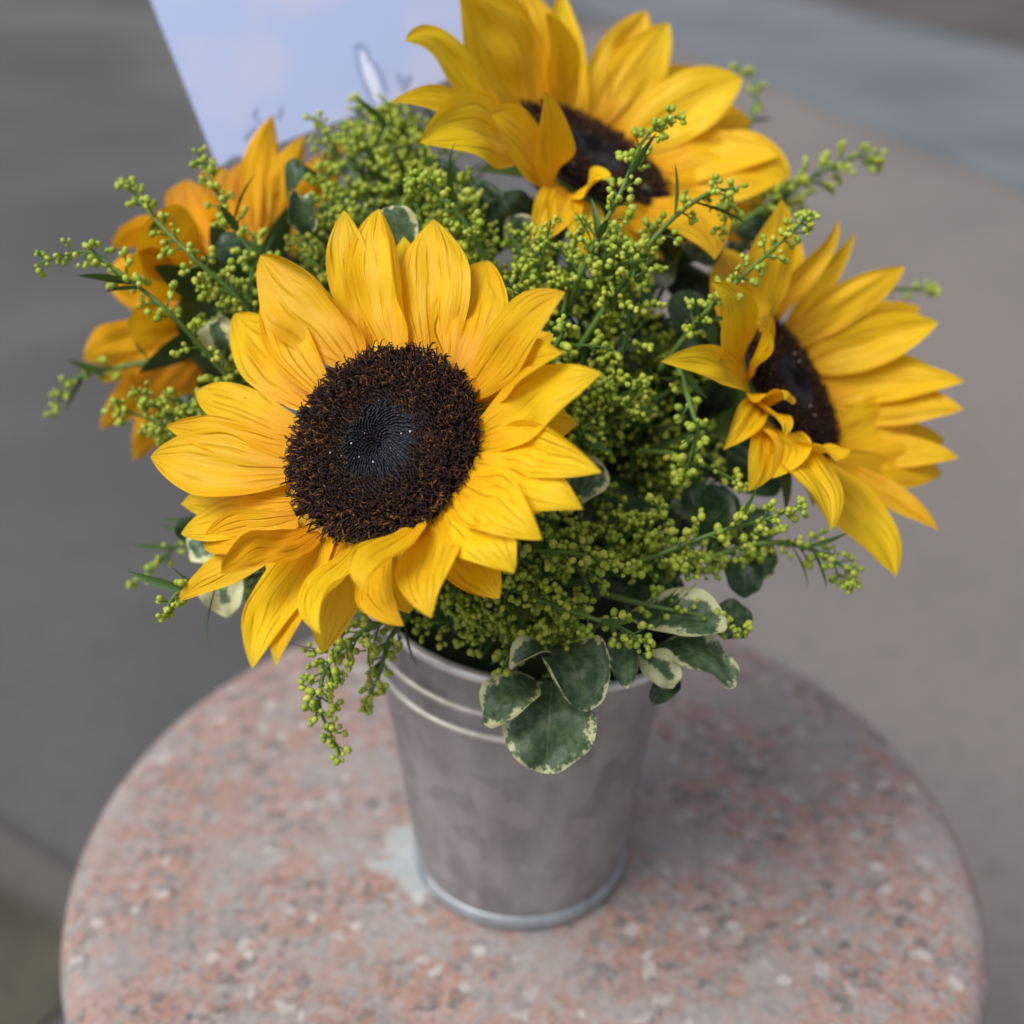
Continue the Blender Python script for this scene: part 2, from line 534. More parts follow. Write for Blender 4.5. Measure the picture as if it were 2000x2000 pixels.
def sheet(name, pts, z, m, thick=0.0):
    bm = bmesh.new()
    vs = [bm.verts.new((p[0], p[1], z)) for p in pts]
    f = bm.faces.new(vs)
    if f.normal.z < 0:
        f.normal_flip()
    bm.normal_update()
    if f.normal.z < 0:
        f.normal_flip()
    if thick:
        r = bmesh.ops.extrude_face_region(bm, geom=[f])
        bmesh.ops.translate(bm, vec=(0, 0, -thick), verts=[v for v in r['geom'] if isinstance(v, bmesh.types.BMVert)])
        bmesh.ops.recalc_face_normals(bm, faces=bm.faces)
    me = bpy.data.meshes.new(name)
    bm.to_mesh(me)
    bm.free()
    me.materials.append(m)
    o = bpy.data.objects.new(name, me)
    COL.objects.link(o)
    return struct(o)

M['asphalt'] = ground_mat('asphalt', (0.070, 0.070, 0.070), (0.118, 0.118, 0.121), 1.1)
M['paving'] = ground_mat('paving', (0.165, 0.150, 0.144), (0.20, 0.182, 0.174), 1.4)
M['road'] = ground_mat('road', (0.120, 0.140, 0.160), (0.160, 0.180, 0.200), 1.6)
M['soil'] = ground_mat('soil', (0.045, 0.046, 0.032), (0.085, 0.08, 0.058), 9.0)
M['kerb'] = ground_mat('kerb', (0.082, 0.082, 0.070), (0.10, 0.098, 0.085), 4.0)
sheet('ground', [(-80, -60), (80, -60), (80, 160), (-80, 160)], GZ, M['asphalt'])
a, b = gpt(1440, 215), gpt(2000, 458)
d1 = nrm((b - a)[:2])
a2, b2 = gpt(1560, 0), gpt(2000, 105)
pave_left = [gpt(1180, 1330), gpt(1130, 60)]
dl = nrm((pave_left[1] - pave_left[0])[:2])
A0 = a[:2] - d1 * 0.6
sheet('pavement', [pave_left[0][:2] - dl * 2.0, pave_left[0][:2] - dl * 2.0 + np.array([9, -0.5]), pave_left[1][:2] + np.array([14, 4]), pave_left[1][:2]], GZ + 0.004, M['paving'])
d2 = nrm((b2 - a2)[:2])
sheet('road', [a[:2] - d1 * 3.0 + np.array([0.1, 1.0]), b[:2] + d1 * 6 + np.array([0.02, 0.02]), b2[:2] + d2 * 9, a2[:2] - d2 * 9], GZ + 0.008, M['road'])
M['verge'] = ground_mat('verge soil', (0.065, 0.060, 0.058), (0.10, 0.09, 0.085), 2.0)
sheet('verge', [a2[:2] + d2 * 0.3, b2[:2] + d2 * 9, b2[:2] + d2 * 9 + np.array([4, 9]), a2[:2] + d2 * 0.3 + np.array([3.5, 9])], GZ + 0.012, M['verge'])
# planting bed with a kerb on the left of the pedestal
k1, k2 = gpt(-60, 1610), gpt(130, 1730)
dk = nrm((k2 - k1)[:2])
pk = np.array([dk[1], -dk[0]])
if pk[1] > 0:
    pk = -pk
sheet('kerb_edging', [k1[:2] - dk * 1.5, k2[:2] + dk * 0.12, k2[:2] + dk * 0.12 + pk * 0.045, k1[:2] - dk * 1.5 + pk * 0.045], GZ + 0.03, M['kerb'], 0.03)
sheet('soil_bed', [k1[:2] - dk * 1.5 + pk * 0.045, k2[:2] + dk * 0.12 + pk * 0.045, k2[:2] + dk * 0.12 + pk * 1.2, k1[:2] - dk * 1.5 + pk * 1.2], GZ + 0.006, M['soil'])

# ------------------------------------------------------------------ granite pedestal
PR, PC = 0.2005, np.array([0.0016, 0.007])
ped = thing('granite_pedestal', 'round pink granite pedestal with rounded edge under the tin bucket', 'pedestal', (PC[0], PC[1], GZ))
R_b = 0.016
prof = [(0.0, -0.05)]
prof = [(0.0005, 0.0)] + [(r, 0.0) for r in np.linspace(0.02, PR - R_b, 8)]
for a_ in np.linspace(0, 90, 12)[1:]:
    prof.append((PR - R_b + R_b * math.sin(rad(a_)), -R_b + R_b * math.cos(rad(a_))))
prof += [(PR, -0.06), (PR - 0.004, -0.075), (PR - 0.02, -0.082)]
V, F = lathe(prof, 160)
mesh_np('top', V + [PC[0], PC[1], 0] - np.array(ped.location), F[:, ::-1], M['granite'], ped)
V, F = lathe([(PR - 0.02, -0.080), (PR - 0.02, GZ + 0.06), (PR - 0.012, GZ + 0.05), (PR - 0.012, GZ)], 120)
mesh_np('column', V + [PC[0], PC[1], 0] - np.array(ped.location), F[:, ::-1], M['granite'], ped)

# ------------------------------------------------------------------ tin bucket
H, RB, RTOP = 0.140, 0.0447, 0.0600
bk = thing('tin_bucket', 'grey galvanised tin bucket with two raised ribs standing on pink granite', 'bucket', (0, 0, 0))
def rimz(a):
    # the mouth is bent: it dips on the right and front right
    return -0.0085 * np.cos(a) - 0.004 * np.exp(-((a - (2 * np.pi - 0.75)) / 0.5) ** 2)
def wob(a, r, z):
    k = (z / H) ** 3 if z > 0 else 0.0
    a = np.mod(a, 2 * np.pi)
    zz = z + rimz(a) * k
    rr = r + 0.003 * k * np.exp(-((a - (2 * np.pi - 0.5)) / 0.6) ** 2) + 0.0005 * np.sin(3 * a + 1.0) * k
    return rr, zz
def rbody(z):
    return RB + (RTOP - RB) * z / H
prof = []
for z in np.linspace(0.004, H, 60):
    prof.append((rbody(z), z))
for z in (0.1225, 0.1115):
    for dz in np.linspace(-0.0026, 0.0026, 9):
        prof.append((rbody(z + dz), z + dz))
prof.sort(key=lambda p: p[1])
def wob_body(a, r, z):
    rr, zz = wob(a, r, z)
    am = np.mod(a, 2 * np.pi)
    fade = sm(5.30, 4.75, am) * sm(2.0, 2.6, am)        # ribs pressed flat on the right
    for zr in (0.1225, 0.1115):
        rr = rr + 0.0008 * fade * np.exp(-((z - zr) / 0.0018) ** 2)
    # faint dents
    rr = rr - 0.0006 * np.exp(-((am - 4.9) / 0.35) ** 2 - ((z - 0.075) / 0.03) ** 2)
    return rr, zz
V, F = lathe(prof, 144, wob_body)
body = mesh_np('body', V, F, M['zinc'], bk)
for zr in (0.1225, 0.1115):
    aa = np.linspace(2.2, 5.15, 90)
    rr, zz = wob(aa, rbody(zr) + 0.0006, zr)
    V, F = tube(np.stack([rr * np.cos(aa), rr * np.sin(aa), zz], -1), 0.0013 * sm(2.2, 2.5, aa) * sm(5.15, 4.9, aa) + 0.0001, 8)
    mesh_np('rib', V, F, M['zinc_rib_highlight'], bk)
V, F = lathe([(rbody(z) - 0.0012, z) for z in np.linspace(H, 0.003, 12)] + [(0.001, 0.003)], 96, wob)
mesh_np('inner_wall', V, F, M['zinc'], bk)
prof = [(RTOP + 0.0006 + 0.0021 * math.cos(t), H - 0.0004 + 0.0021 * math.sin(t)) for t in np.linspace(0, 2 * np.pi, 13)]
V, F = lathe(prof, 144, lambda a, r, z: wob(a, r, z))
mesh_np('rim', V, F, M['zinc_edge'], bk)
prof = [(RB + 0.0004 + 0.0019 * math.cos(t), 0.0042 + 0.0040 * math.sin(t)) for t in np.linspace(0, 2 * np.pi, 15)]
V, F = lathe(prof, 144)
mesh_np('base_hoop', V, F, M['zinc_hoop'], bk)
# riveted lug for the handle at the left of the mouth
lug = Bag()
V, F = tube(np.array([[-0.0605, 0.004 + 0.008 * math.cos(t), 0.140 + 0.008 * math.sin(t)] for t in np.linspace(-0.3, math.pi + 0.3, 14)]), 0.0013, 8)
mesh_np('handle_lug', V, F, M['zinc_edge'], bk)

# floral foam in the bucket
prof = [(0.0005, 0.178), (0.02, 0.174), (0.036, 0.160), (0.047, 0.138), (0.0515, 0.116), (0.0505, 0.09), (0.044, 0.012)]
V, F = lathe(prof, 48)
tag(mesh_np('floral_foam', V, F[:, ::-1], M['foam']), 'dark green floral foam block inside the tin bucket', 'foam')

# ------------------------------------------------------------------ petals and leaves
NU, NV = 15, 24
GF = grid_faces(NV, NU)
UVG = np.stack(np.meshgrid(np.linspace(0, 1, NU), np.linspace(0, 1, NV)), -1).reshape(-1, 2)

def blade(P, T, up0, hw, cup=0.0, ridge=0.0, k=3.0, ph=0.0, cl=0.0, cr=0.0, cs=0.25, roll=0.0, twist=0.0,
          wave=0.0, wf=2.0, wph=0.0, tipcup=0.0, cv0=0.0, nu=NU, crumple=0.0, cseed=0):
    """a ribbon surface along P with half widths hw; cl / cr curl the left / right edge"""
    n = len(P)
    v = np.linspace(0, 1, n)
    up = up0 - (up0 * T).sum(1, keepdims=True) * T
    up /= np.maximum(np.linalg.norm(up, axis=1, keepdims=True), 1e-6)
    sd = np.cross(T, up)
    th = (roll + twist * v)[:, None]
    up, sd = up * np.cos(th) - sd * np.sin(th), sd * np.cos(th) + up * np.sin(th)
    u = np.linspace(-1, 1, 4 * (nu - 1) + 1)
    U, Vv = np.meshgrid(u, v)
    win = sm(cv0, cv0 + 0.3, Vv)
    ang = (cup + tipcup * Vv ** 2) * U + ridge * np.sin(k * np.pi * U + ph) * (1 - 0.6 * U ** 2) * (1 - 0.75 * Vv ** 3)
    ang = ang + cr * win * sm(cs, 1.0, U) - cl * win * sm(cs, 1.0, -U)
    du = u[1] - u[0]
    c, s = np.cos(ang), np.sin(ang)
    mid = len(u) // 2
    x = np.zeros_like(ang); z = np.zeros_like(ang)
    for i in range(mid + 1, len(u)):
        x[:, i] = x[:, i - 1] + du * 0.5 * (c[:, i] + c[:, i - 1])
        z[:, i] = z[:, i - 1] + du * 0.5 * (s[:, i] + s[:, i - 1])
    for i in range(mid - 1, -1, -1):
        x[:, i] = x[:, i + 1] - du * 0.5 * (c[:, i] + c[:, i + 1])
        z[:, i] = z[:, i + 1] - du * 0.5 * (s[:, i] + s[:, i + 1])
    x, z, U = x[:, ::4], z[:, ::4], U[:, ::4]
    z = z + wave * U ** 2 * np.sin(2 * np.pi * wf * v[:, None] + wph + 1.3 * np.sign(U)) * sm(0.1, 0.4, v)[:, None]
    if crumple:
        r_ = np.random.default_rng(cseed)
        for _ in range(4):
            fu, fv, p0 = r_.uniform(-2.2, 2.2), r_.uniform(0.6, 2.4), r_.uniform(0, 6.28)
            z = z + crumple * sm(0.05, 0.35, v)[:, None] * np.sin(np.pi * (fu * U + 2 * fv * v[:, None]) + p0)
    X = P[:, None] + hw[:, None, None] * (x[..., None] * sd[:, None] + z[..., None] * up[:, None])
    return X.reshape(-1, 3)

def petal_profile(n, wb=0.34, vm=0.5, tp=1.9):
    v = np.linspace(0, 1, n)
    a = wb + (1 - wb) * np.sin(np.pi / 2 * np.clip(v / vm, 0, 1))
    t = np.clip((v - vm) / (1 - vm), 0, 1)
    return np.where(v < vm, a, (1 - t ** tp) ** 0.92) + 0.006 * (v < 1)

def hit_len(tx, ty, B, L, C, n, hint):
    """point on the pixel's ray at distance L from B, the one whose lift off the flower plane is nearest hint"""
    d = (tx - 1000) / FOC * RT + (1000 - ty) / FOC * UPV + FW
    dn = nrm(d)
    o = CAM - B
    bq = dn @ o
    disc = bq * bq - (o @ o - L * L)
    if disc <= 0:
        return CAM + dn * (-bq)
    c = [CAM + dn * (-bq + s * math.sqrt(disc)) for s in (1, -1)]
    return min(c, key=lambda p: abs((p - C) @ n - hint))

def hit_plane(px, py, C, n, lift=0.0):
    d = (px - 1000) / FOC * RT + (1000 - py) / FOC * UPV + FW
    s = ((C + n * lift - CAM) @ n) / (d @ n)
    return CAM + s * d

def disc_meshes(root, C, n, R, seed, dome=0.0035, count=1500, spike=1.0, specks=4):
    r_ = np.random.default_rng(seed)
    a = nrm(np.cross(n, [0.13, 0.2, 0.97] if abs(n[2]) < 0.9 else [1, 0, 0.1]))
    b = np.cross(n, a)
    def zf(r):
        q = r / R
        return dome * (1 - q ** 2) - 0.0035 * np.exp(-(q / 0.17) ** 2)
    def loc(x, y, z):
        return C + x[..., None] * a + y[..., None] * b + z[..., None] * n
    prof = [(0.0003, float(zf(0.0)))] + [(R * q, float(zf(R * q))) for q in np.linspace(0.05, 1, 16)] + [(R * 0.99, -0.003), (R * 0.85, -0.008)]
    V, F = lathe(prof, 56)
    V = C + V[:, :1] * a + V[:, 1:2] * b + V[:, 2:] * n
    head = mesh_np('disc', off(root, V), F[:, ::-1], M['discbase'], root)
    Vr, Fr = lathe([(R * 1.03, -0.002), (R * 1.05, -0.006), (R * 0.9, -0.012), (R * 0.5, -0.0175), (R * 0.22, -0.022)], 40)
    Vr = C + Vr[:, :1] * a + Vr[:, 1:2] * b + Vr[:, 2:] * n
    mesh_np('receptacle', off(root, Vr), Fr, M['sepal'], root)
    out, inn = Bag(), Bag()
    ga = math.pi * (3 - math.sqrt(5))
    for i in range(count):
        q = math.sqrt((i + 0.5) / count)
        th = i * ga + r_.normal() * 0.012
        r = q * R * (1 + r_.normal() * 0.006)
        er = math.cos(th) * a + math.sin(th) * b
        et = -math.sin(th) * a + math.cos(th) * b
        p = C + er * r + n * float(zf(np.array(r)))
        if q < 0.40 + 0.045 * r_.normal():
            # flattened scale leaning towards the centre
            h = (0.0016 + 0.0018 * q) * r_.uniform(0.7, 1.35)
            lean = nrm(n * 0.75 - er * 0.75 + et * 0.15)
            wv = (0.0005 + 0.0003 * q) * r_.uniform(0.8, 1.2)
            base = [p + et * wv - lean * 0.0004, p - er * wv * 0.7 - lean * 0.0004, p - et * wv - lean * 0.0004, p + er * wv * 0.9]
            mid = [x * 0.55 + p * 0.45 + lean * h * 0.62 for x in base]
            tip = p + lean * h
            V = np.array(base + mid + [tip, tip + er * 1e-5])
            Fq = [[0, 1, 5, 4], [1, 2, 6, 5], [2, 3, 7, 6], [3, 0, 4, 7], [4, 5, 8, 9], [5, 6, 8, 9], [6, 7, 8, 9], [7, 4, 8, 9]]
            inn.add(V, Fq)
        else:
            e = max(0.0, (q - 0.40) / 0.60)
            h = (0.0012 + 0.0024 * e ** 1.3) * r_.uniform(0.75, 1.25) * spike
            outl = 0.05 + 0.85 * e ** 3
            axis = nrm(n + er * outl + et * r_.uniform(-0.25, 0.25) + er * r_.uniform(-0.2, 0.2))
            for s in range(2 if q > 0.6 else 1):
                hook = nrm(et * r_.uniform(-1, 1) + er * r_.uniform(-0.4, 1.0))
                kk = r_.uniform(0.5, 1.1)
                pts = np.array([p, p + axis * h * 0.45, p + axis * h * 0.85 + hook * h * 0.16 * kk,
                                p + axis * h * 1.02 + hook * h * 0.5 * kk, p + axis * h * 0.86 + hook * h * 0.75 * kk])
                V, Fq = tube(pts, np.array([0.00042, 0.00030, 0.00025, 0.00017, 0.00006]) * (0.75 + 0.45 * e), 4)
                out.add(V, Fq)
    o1 = mesh_np('disc_florets', off(root, out.get()[0]), out.get()[1], M['floret'], head)
    o1['kind'] = 'stuff'
    o2 = mesh_np('centre_florets', off(root, inn.get()[0]), inn.get()[1], M['inner'], head)
    o2['kind'] = 'stuff'
    sp = Bag()
    for i in range(specks):
        q = abs(r_.normal(0.34, 0.16)); th = r_.normal(1.0 if i % 3 else 3.6, 0.8)
        er = math.cos(th) * a + math.sin(th) * b
        p = C + er * q * R + n * (float(zf(np.array(q * R))) + 0.0019)
        V, Fq = tube(np.array([p, p + n * 0.0003, p + n * 0.0005]), np.array([0.00012, 0.00024, 0.00004]) * r_.uniform(0.4, 1.6), 5)
        sp.add(V, Fq)
    o3 = mesh_np('pollen_specks', off(root, sp.get()[0]), sp.get()[1], M['speck'], head)
    o3['kind'] = 'stuff'

def sunflower(label, C, n, R, specs, conv, seed, Lp=0.046, hint0=0.006, pm='petal', count=1500, sepals=14, rear=None, spike=1.0, face=0.1, wmul=1.17, specks=4):
    r_ = np.random.default_rng(seed)
    root = thing('sunflower', label, 'sunflower', (0, 0, 0))
    root.location = (C - n * 0.02).tolist()
    for sp in specs:
        bx, by, tx, ty, wd = sp[:5]
        o = dict(sp[5]) if len(sp) > 5 else {}
        tx, ty = conv(tx, ty)
        hint = o.pop('hint', hint0)
        lay = o.pop('lay', 0.0)
        L = o.pop('L', Lp)
        depth = o.pop('d', None)
        if bx is None:
            T = UP(tx, ty, depth) if depth else hit_plane(tx, ty, C, n, hint)
            q = T - C
            radial = nrm(q - (q @ n) * n)
            B = C + radial * R * 0.95 - n * 0.002 + n * lay
            if not depth:
                T = hit_len(tx, ty, B, L, C, n, hint)
        else:
            bx, by = conv(bx, by)
            B = hit_plane(bx, by, C, n, -0.002 + lay)
            q = B - C
            radial = nrm(q - (q @ n) * n)
            rr = np.linalg.norm(q - (q @ n) * n)
            if rr > 1.25 * R and not o.pop('free', False):
                B = C + radial * 1.2 * R + n * (lay - 0.002)
            T = UP(tx, ty, depth) if depth else hit_len(tx, ty, B, L, C, n, hint)
        o.pop('free', None)
        d = T - B
        Ln = np.linalg.norm(d)
        side = nrm(np.cross(d, n))
        rise, arch, bend = o.pop('rise', 0.003), o.pop('arch', 0.005), o.pop('bend', 0.0)
        P1 = B + radial * 0.20 * Ln + d * 0.16 + n * rise
        P2 = T - d * 0.34 + n * arch + side * bend * Ln
        P, Tg = bez((B, P1, P2, T), NV)
        zm = (0.5 * (B + T) - CAM) @ FW
        view = nrm(CAM - 0.5 * (B + T))
        fc = o.pop('face', face)
        upv = nrm(n * (1 - fc) + (1.0 if n @ view > 0 else -1.0) * view * fc)
        dh = nrm(d)
        sdv = np.cross(dh, nrm(upv - (upv @ dh) * dh))
        app = np.linalg.norm(sdv - (sdv @ view) * view)
        W = wd * conv.s / FOC * zm * 0.5 * wmul / max(0.62, app)
        prof = petal_profile(NV, o.pop('wb', r_.uniform(0.36, 0.46)), o.pop('vm', r_.uniform(0.42, 0.54)), o.pop('tp', r_.uniform(1.4, 2.1)))
        m = o.pop('mat', pm)
        opts = dict(cup=r_.uniform(-0.25, 0.45), ridge=r_.uniform(0.30, 0.62), k=r_.choice([2.0, 3.0, 4.0]), ph=r_.uniform(-0.6, 0.6),
                    wave=r_.uniform(0.02, 0.08), wf=r_.uniform(1.2, 2.2), wph=r_.uniform(0, 6), twist=r_.uniform(-0.15, 0.15), tipcup=r_.uniform(-0.1, 0.8),
                    crumple=r_.uniform(0.02, 0.05), cseed=int(r_.integers(1, 9999)))
        opts.update(o)
        X = blade(P, Tg, upv[None, :], W * prof, **opts)
        mesh_np('petal', off(root, X), GF, M[m], root, uv=UVG)
    # a sparse rear row of ray petals showing in the gaps
    a = nrm(np.cross(n, [0.13, 0.2, 0.97] if abs(n[2]) < 0.9 else [1, 0, 0.1]))
    b = np.cross(n, a)
    for (th, ln, lf) in (rear or []):
        er = math.cos(th) * a + math.sin(th) * b
        B = C + er * R * 0.95 - n * 0.004
        T = C + er * (R + ln) + n * lf
        d = T - B
        P, Tg = bez((B, B + er * 0.3 * ln - n * 0.001, T - d * 0.3 + n * 0.003, T), NV)
        X = blade(P, Tg, n[None, :], 0.0088 * petal_profile(NV), cup=0.2, ridge=0.3, k=3, ph=r_.uniform(0, 3))
        mesh_np('petal', off(root, X), GF, M[pm], root, uv=UVG)
    gfs, uvs = grid_faces(10, 5), np.stack(np.meshgrid(np.linspace(0, 1, 5), np.linspace(0, 1, 10)), -1).reshape(-1, 2)
    for i in range(sepals):
        th = i * 2 * math.pi / sepals + r_.uniform(-0.12, 0.12)
        er = math.cos(th) * a + math.sin(th) * b
        ln = r_.uniform(0.016, 0.024)
        B = C + er * R * 0.85 - n * 0.0105
        T = C + er * (R * 0.95 + ln) - n * r_.uniform(0.008, 0.016)
        P, Tg = bez((B, B + er * 0.3 * ln + n * 0.001, T - er * 0.3 * ln + n * 0.002, T), 10)
        X = blade(P, Tg, n[None, :], 0.0058 * petal_profile(10, 0.7, 0.3, 1.3), cup=0.3, nu=5)
        mesh_np('sepal', off(root, X), gfs, M['sepal'], root, uv=uvs)
    disc_meshes(root, C, n, R, seed, count=count, spike=spike, specks=specks)
    # stem down into the foam
    S0 = C - n * 0.018
    S1 = np.array([C[0] * 0.22, C[1] * 0.22, 0.10])
    P, _ = bez((S0, S0 - n * 0.045, S1 + np.array([C[0] * .1, C[1] * .1, 0.05]), S1), 16)
    V, F = tube(P, np.linspace(0.0052, 0.0042, 16), 10)
    mesh_np('stem', off(root, V), F, M['gstem'], root)
    return root

class Conv:
    def __init__(s, sc, ox, oy):
        s.sc, s.ox, s.oy = sc, ox, oy
        s.s = 1.0 / sc
    def __call__(s, x, y):
        return s.ox + x / s.sc, s.oy + y / s.sc

# --- main flower
c1 = Conv(1.932, 250, 400)
C1 = UP(*c1(965, 905), 0.362)
n1 = camvec(-0.36, 0.34, 0.87)
main = [
    (905, 560, 815, 20, 150, dict(lay=-0.002, hint=0.004)),
    (1010, 550, 945, 15, 235, dict(cr=1.5, cs=0.0, cup=0.5, hint=0.012, lay=0.001, L=0.048)),
    (1150, 575, 1155, 55, 245, dict(lay=-0.001, hint=0.006)),
    (1235, 620, 1358, 210, 265, dict(hint=0.008, L=0.042, tp=1.5)),
    (1290, 700, 1650, 330, 205, dict(hint=0.014, lay=0.002, arch=0.008)),
    (1330, 740, 1640, 560, 190, dict(lay=-0.005, hint=-0.006)),
    (1330, 870, 1788, 635, 235, dict(hint=0.006, arch=0.008, lay=0.001)),
    (1345, 915, 1788, 1010, 200, dict(hint=0.0, cr=-0.5, cl=0.9, arch=0.009)),
    (1300, 985, 1718, 1150, 235, dict(hint=0.004, lay=0.002, arch=0.012, L=0.042)),
    (1250, 1060, 1562, 1265, 225, dict(hint=0.002, arch=0.013, L=0.040, lay=0.002)),
    (1205, 1115, 1458, 1390, 235, dict(hint=0.0, arch=0.014, L=0.041, bend=-0.08)),
    (1150, 1185, 1145, 1560, 245, dict(hint=0.004, arch=0.012, L=0.042, tp=1.6)),
    (1080, 1215, 880, 1452, 185, dict(hint=0.016, lay=0.004, arch=0.012, cl=0.9, L=0.036)),
    (960, 1265, 1042, 1590, 150, dict(hint=-0.004, lay=-0.002, arch=0.010, L=0.040, bend=0.15)),
    (880, 1280, 728, 1622, 150, dict(hint=0.0, arch=0.012, L=0.040, cl=0.7, bend=0.12)),
    (800, 1275, 560, 1742, 135, dict(hint=0.0, arch=0.008, L=0.047, cl=0.4)),
    (750, 1250, 468, 1752, 185, dict(hint=0.003, arch=0.008, lay=0.001, L=0.050)),
    (710, 1230, 355, 1395, 160, dict(hint=0.014, lay=0.003, cr=1.6, cs=0.1, arch=0.006, mat='petal_orange', L=0.042)),
    (650, 1210, 178, 1500, 120, dict(hint=0.0, lay=-0.001, L=0.050)),
    (640, 1190, 285, 1285, 150, dict(hint=0.012, lay=0.002, cup=0.7, L=0.038)),
    (620, 1140, 200, 1240, 160, dict(hint=0.006, lay=-0.001, cl=0.8)),
    (605, 1010, 85, 950, 245, dict(hint=0.007, lay=0.001, L=0.049)),
    (620, 925, 145, 838, 130, dict(hint=0.012, lay=0.001)),
    (645, 850, 255, 705, 150, dict(hint=0.006, lay=-0.001)),
    (690, 740, 400, 412, 205, dict(hint=0.006, lay=-0.002, L=0.050)),
    (740, 700, 520, 335, 165, dict(hint=0.016, lay=0.002, cup=0.5, L=0.046)),
    (850, 590, 500, 190, 290, dict(hint=0.012, lay=0.001, cr=1.9, cs=0.15, cv0=0.0, L=0.050, cup=0.1)),
    (610, 1080, 200, 1130, 150, dict(hint=-0.002, lay=-0.004)),
    (1060, 560, 1040, 120, 150, dict(hint=-0.002, lay=-0.004)),
]
f_main = sunflower('large front sunflower with wide open face leaning over the bucket rim', C1, n1, 0.0290, main, c1, 21, Lp=0.046, count=2700, face=0.12,
                   rear=[(i * 2 * math.pi / 13 + 0.2, 0.028 + 0.006 * math.sin(i * 2.7), -0.006 - 0.003 * math.cos(i * 1.9)) for i in range(13)], specks=16)

# --- rear flower, facing up
c2 = Conv(1.932, 700, 0)
C2 = UP(*c2(878, 592), 0.462)
n2 = camvec(0.45, 0.68, 0.58)
backp = [
    (630, 430, 375, -45, 260, dict(hint=0.034, lay=0.001)),
    (680, 400, 455, -50, 180, dict(hint=0.030, lay=-0.002)),
    (700, 400, 590, -70, 200, dict(hint=0.030)),
    (770, 400, 705, 50, 130, dict(hint=0.026, lay=0.001, L=0.040)),
    (815, 400, 775, -25, 120, dict(hint=0.028, bend=-0.2, cr=0.8)),
    (880, 410, 1085, 38, 190, dict(hint=0.018)),
    (940, 440, 1172, 85, 200, dict(hint=0.018, lay=-0.002)),
    (1000, 480, 1285, 260, 180, dict(hint=0.014)),
    (1050, 530, 1452, 298, 210, dict(hint=0.014, lay=0.001)),
    (1100, 590, 1480, 450, 250, dict(hint=0.012)),
    (1150, 640, 1590, 590, 170, dict(hint=0.008, lay=-0.002)),
    (1170, 680, 1632, 665, 230, dict(hint=0.012, arch=0.009)),
    (1185, 730, 1540, 800, 200, dict(hint=0.008, arch=0.010)),
    (1140, 770, 1515, 925, 150, dict(hint=-0.002, arch=0.010)),
    (1040, 785, 1345, 980, 250, dict(hint=0.0, arch=0.012)),
    (560, 470, 175, 155, 130, dict(hint=0.020, bend=0.25, arch=0.012)),
    (540, 500, 122, 385, 105, dict(hint=0.006, arch=0.010)),
    (600, 560, 230, 540, 240, dict(hint=0.012, arch=0.012, cr=0.9, lay=0.001)),
    (610, 720, 500, 435, 150, dict(hint=0.026, L=0.036, cr=0.5, cs=0.0, face=0.5, tp=4.0, crumple=0.0)),
    (665, 735, 698, 345, 150, dict(hint=0.036, L=0.036, cup=0.3, face=0.5, vm=0.35, tp=1.2, crumple=0.0, twist=0.0)),
    (690, 760, 650, 930, 110, dict(hint=-0.010, L=0.030)),
    (760, 780, 720, 900, 130, dict(hint=-0.008, L=0.028)),
    (800, 780, 935, 680, 110, dict(hint=0.022, L=0.024, cl=1.0)),
    (860, 800, 830, 1000, 150, dict(hint=-0.012, L=0.034)),
    (960, 800, 1200, 1010, 150, dict(hint=-0.006, L=0.044)),
]
f_back = sunflower('tall rear sunflower facing upward with erect petals beside the white card', C2, n2, 0.0300, backp, c2, 22, Lp=0.052, hint0=0.012, count=1500, face=0.5)

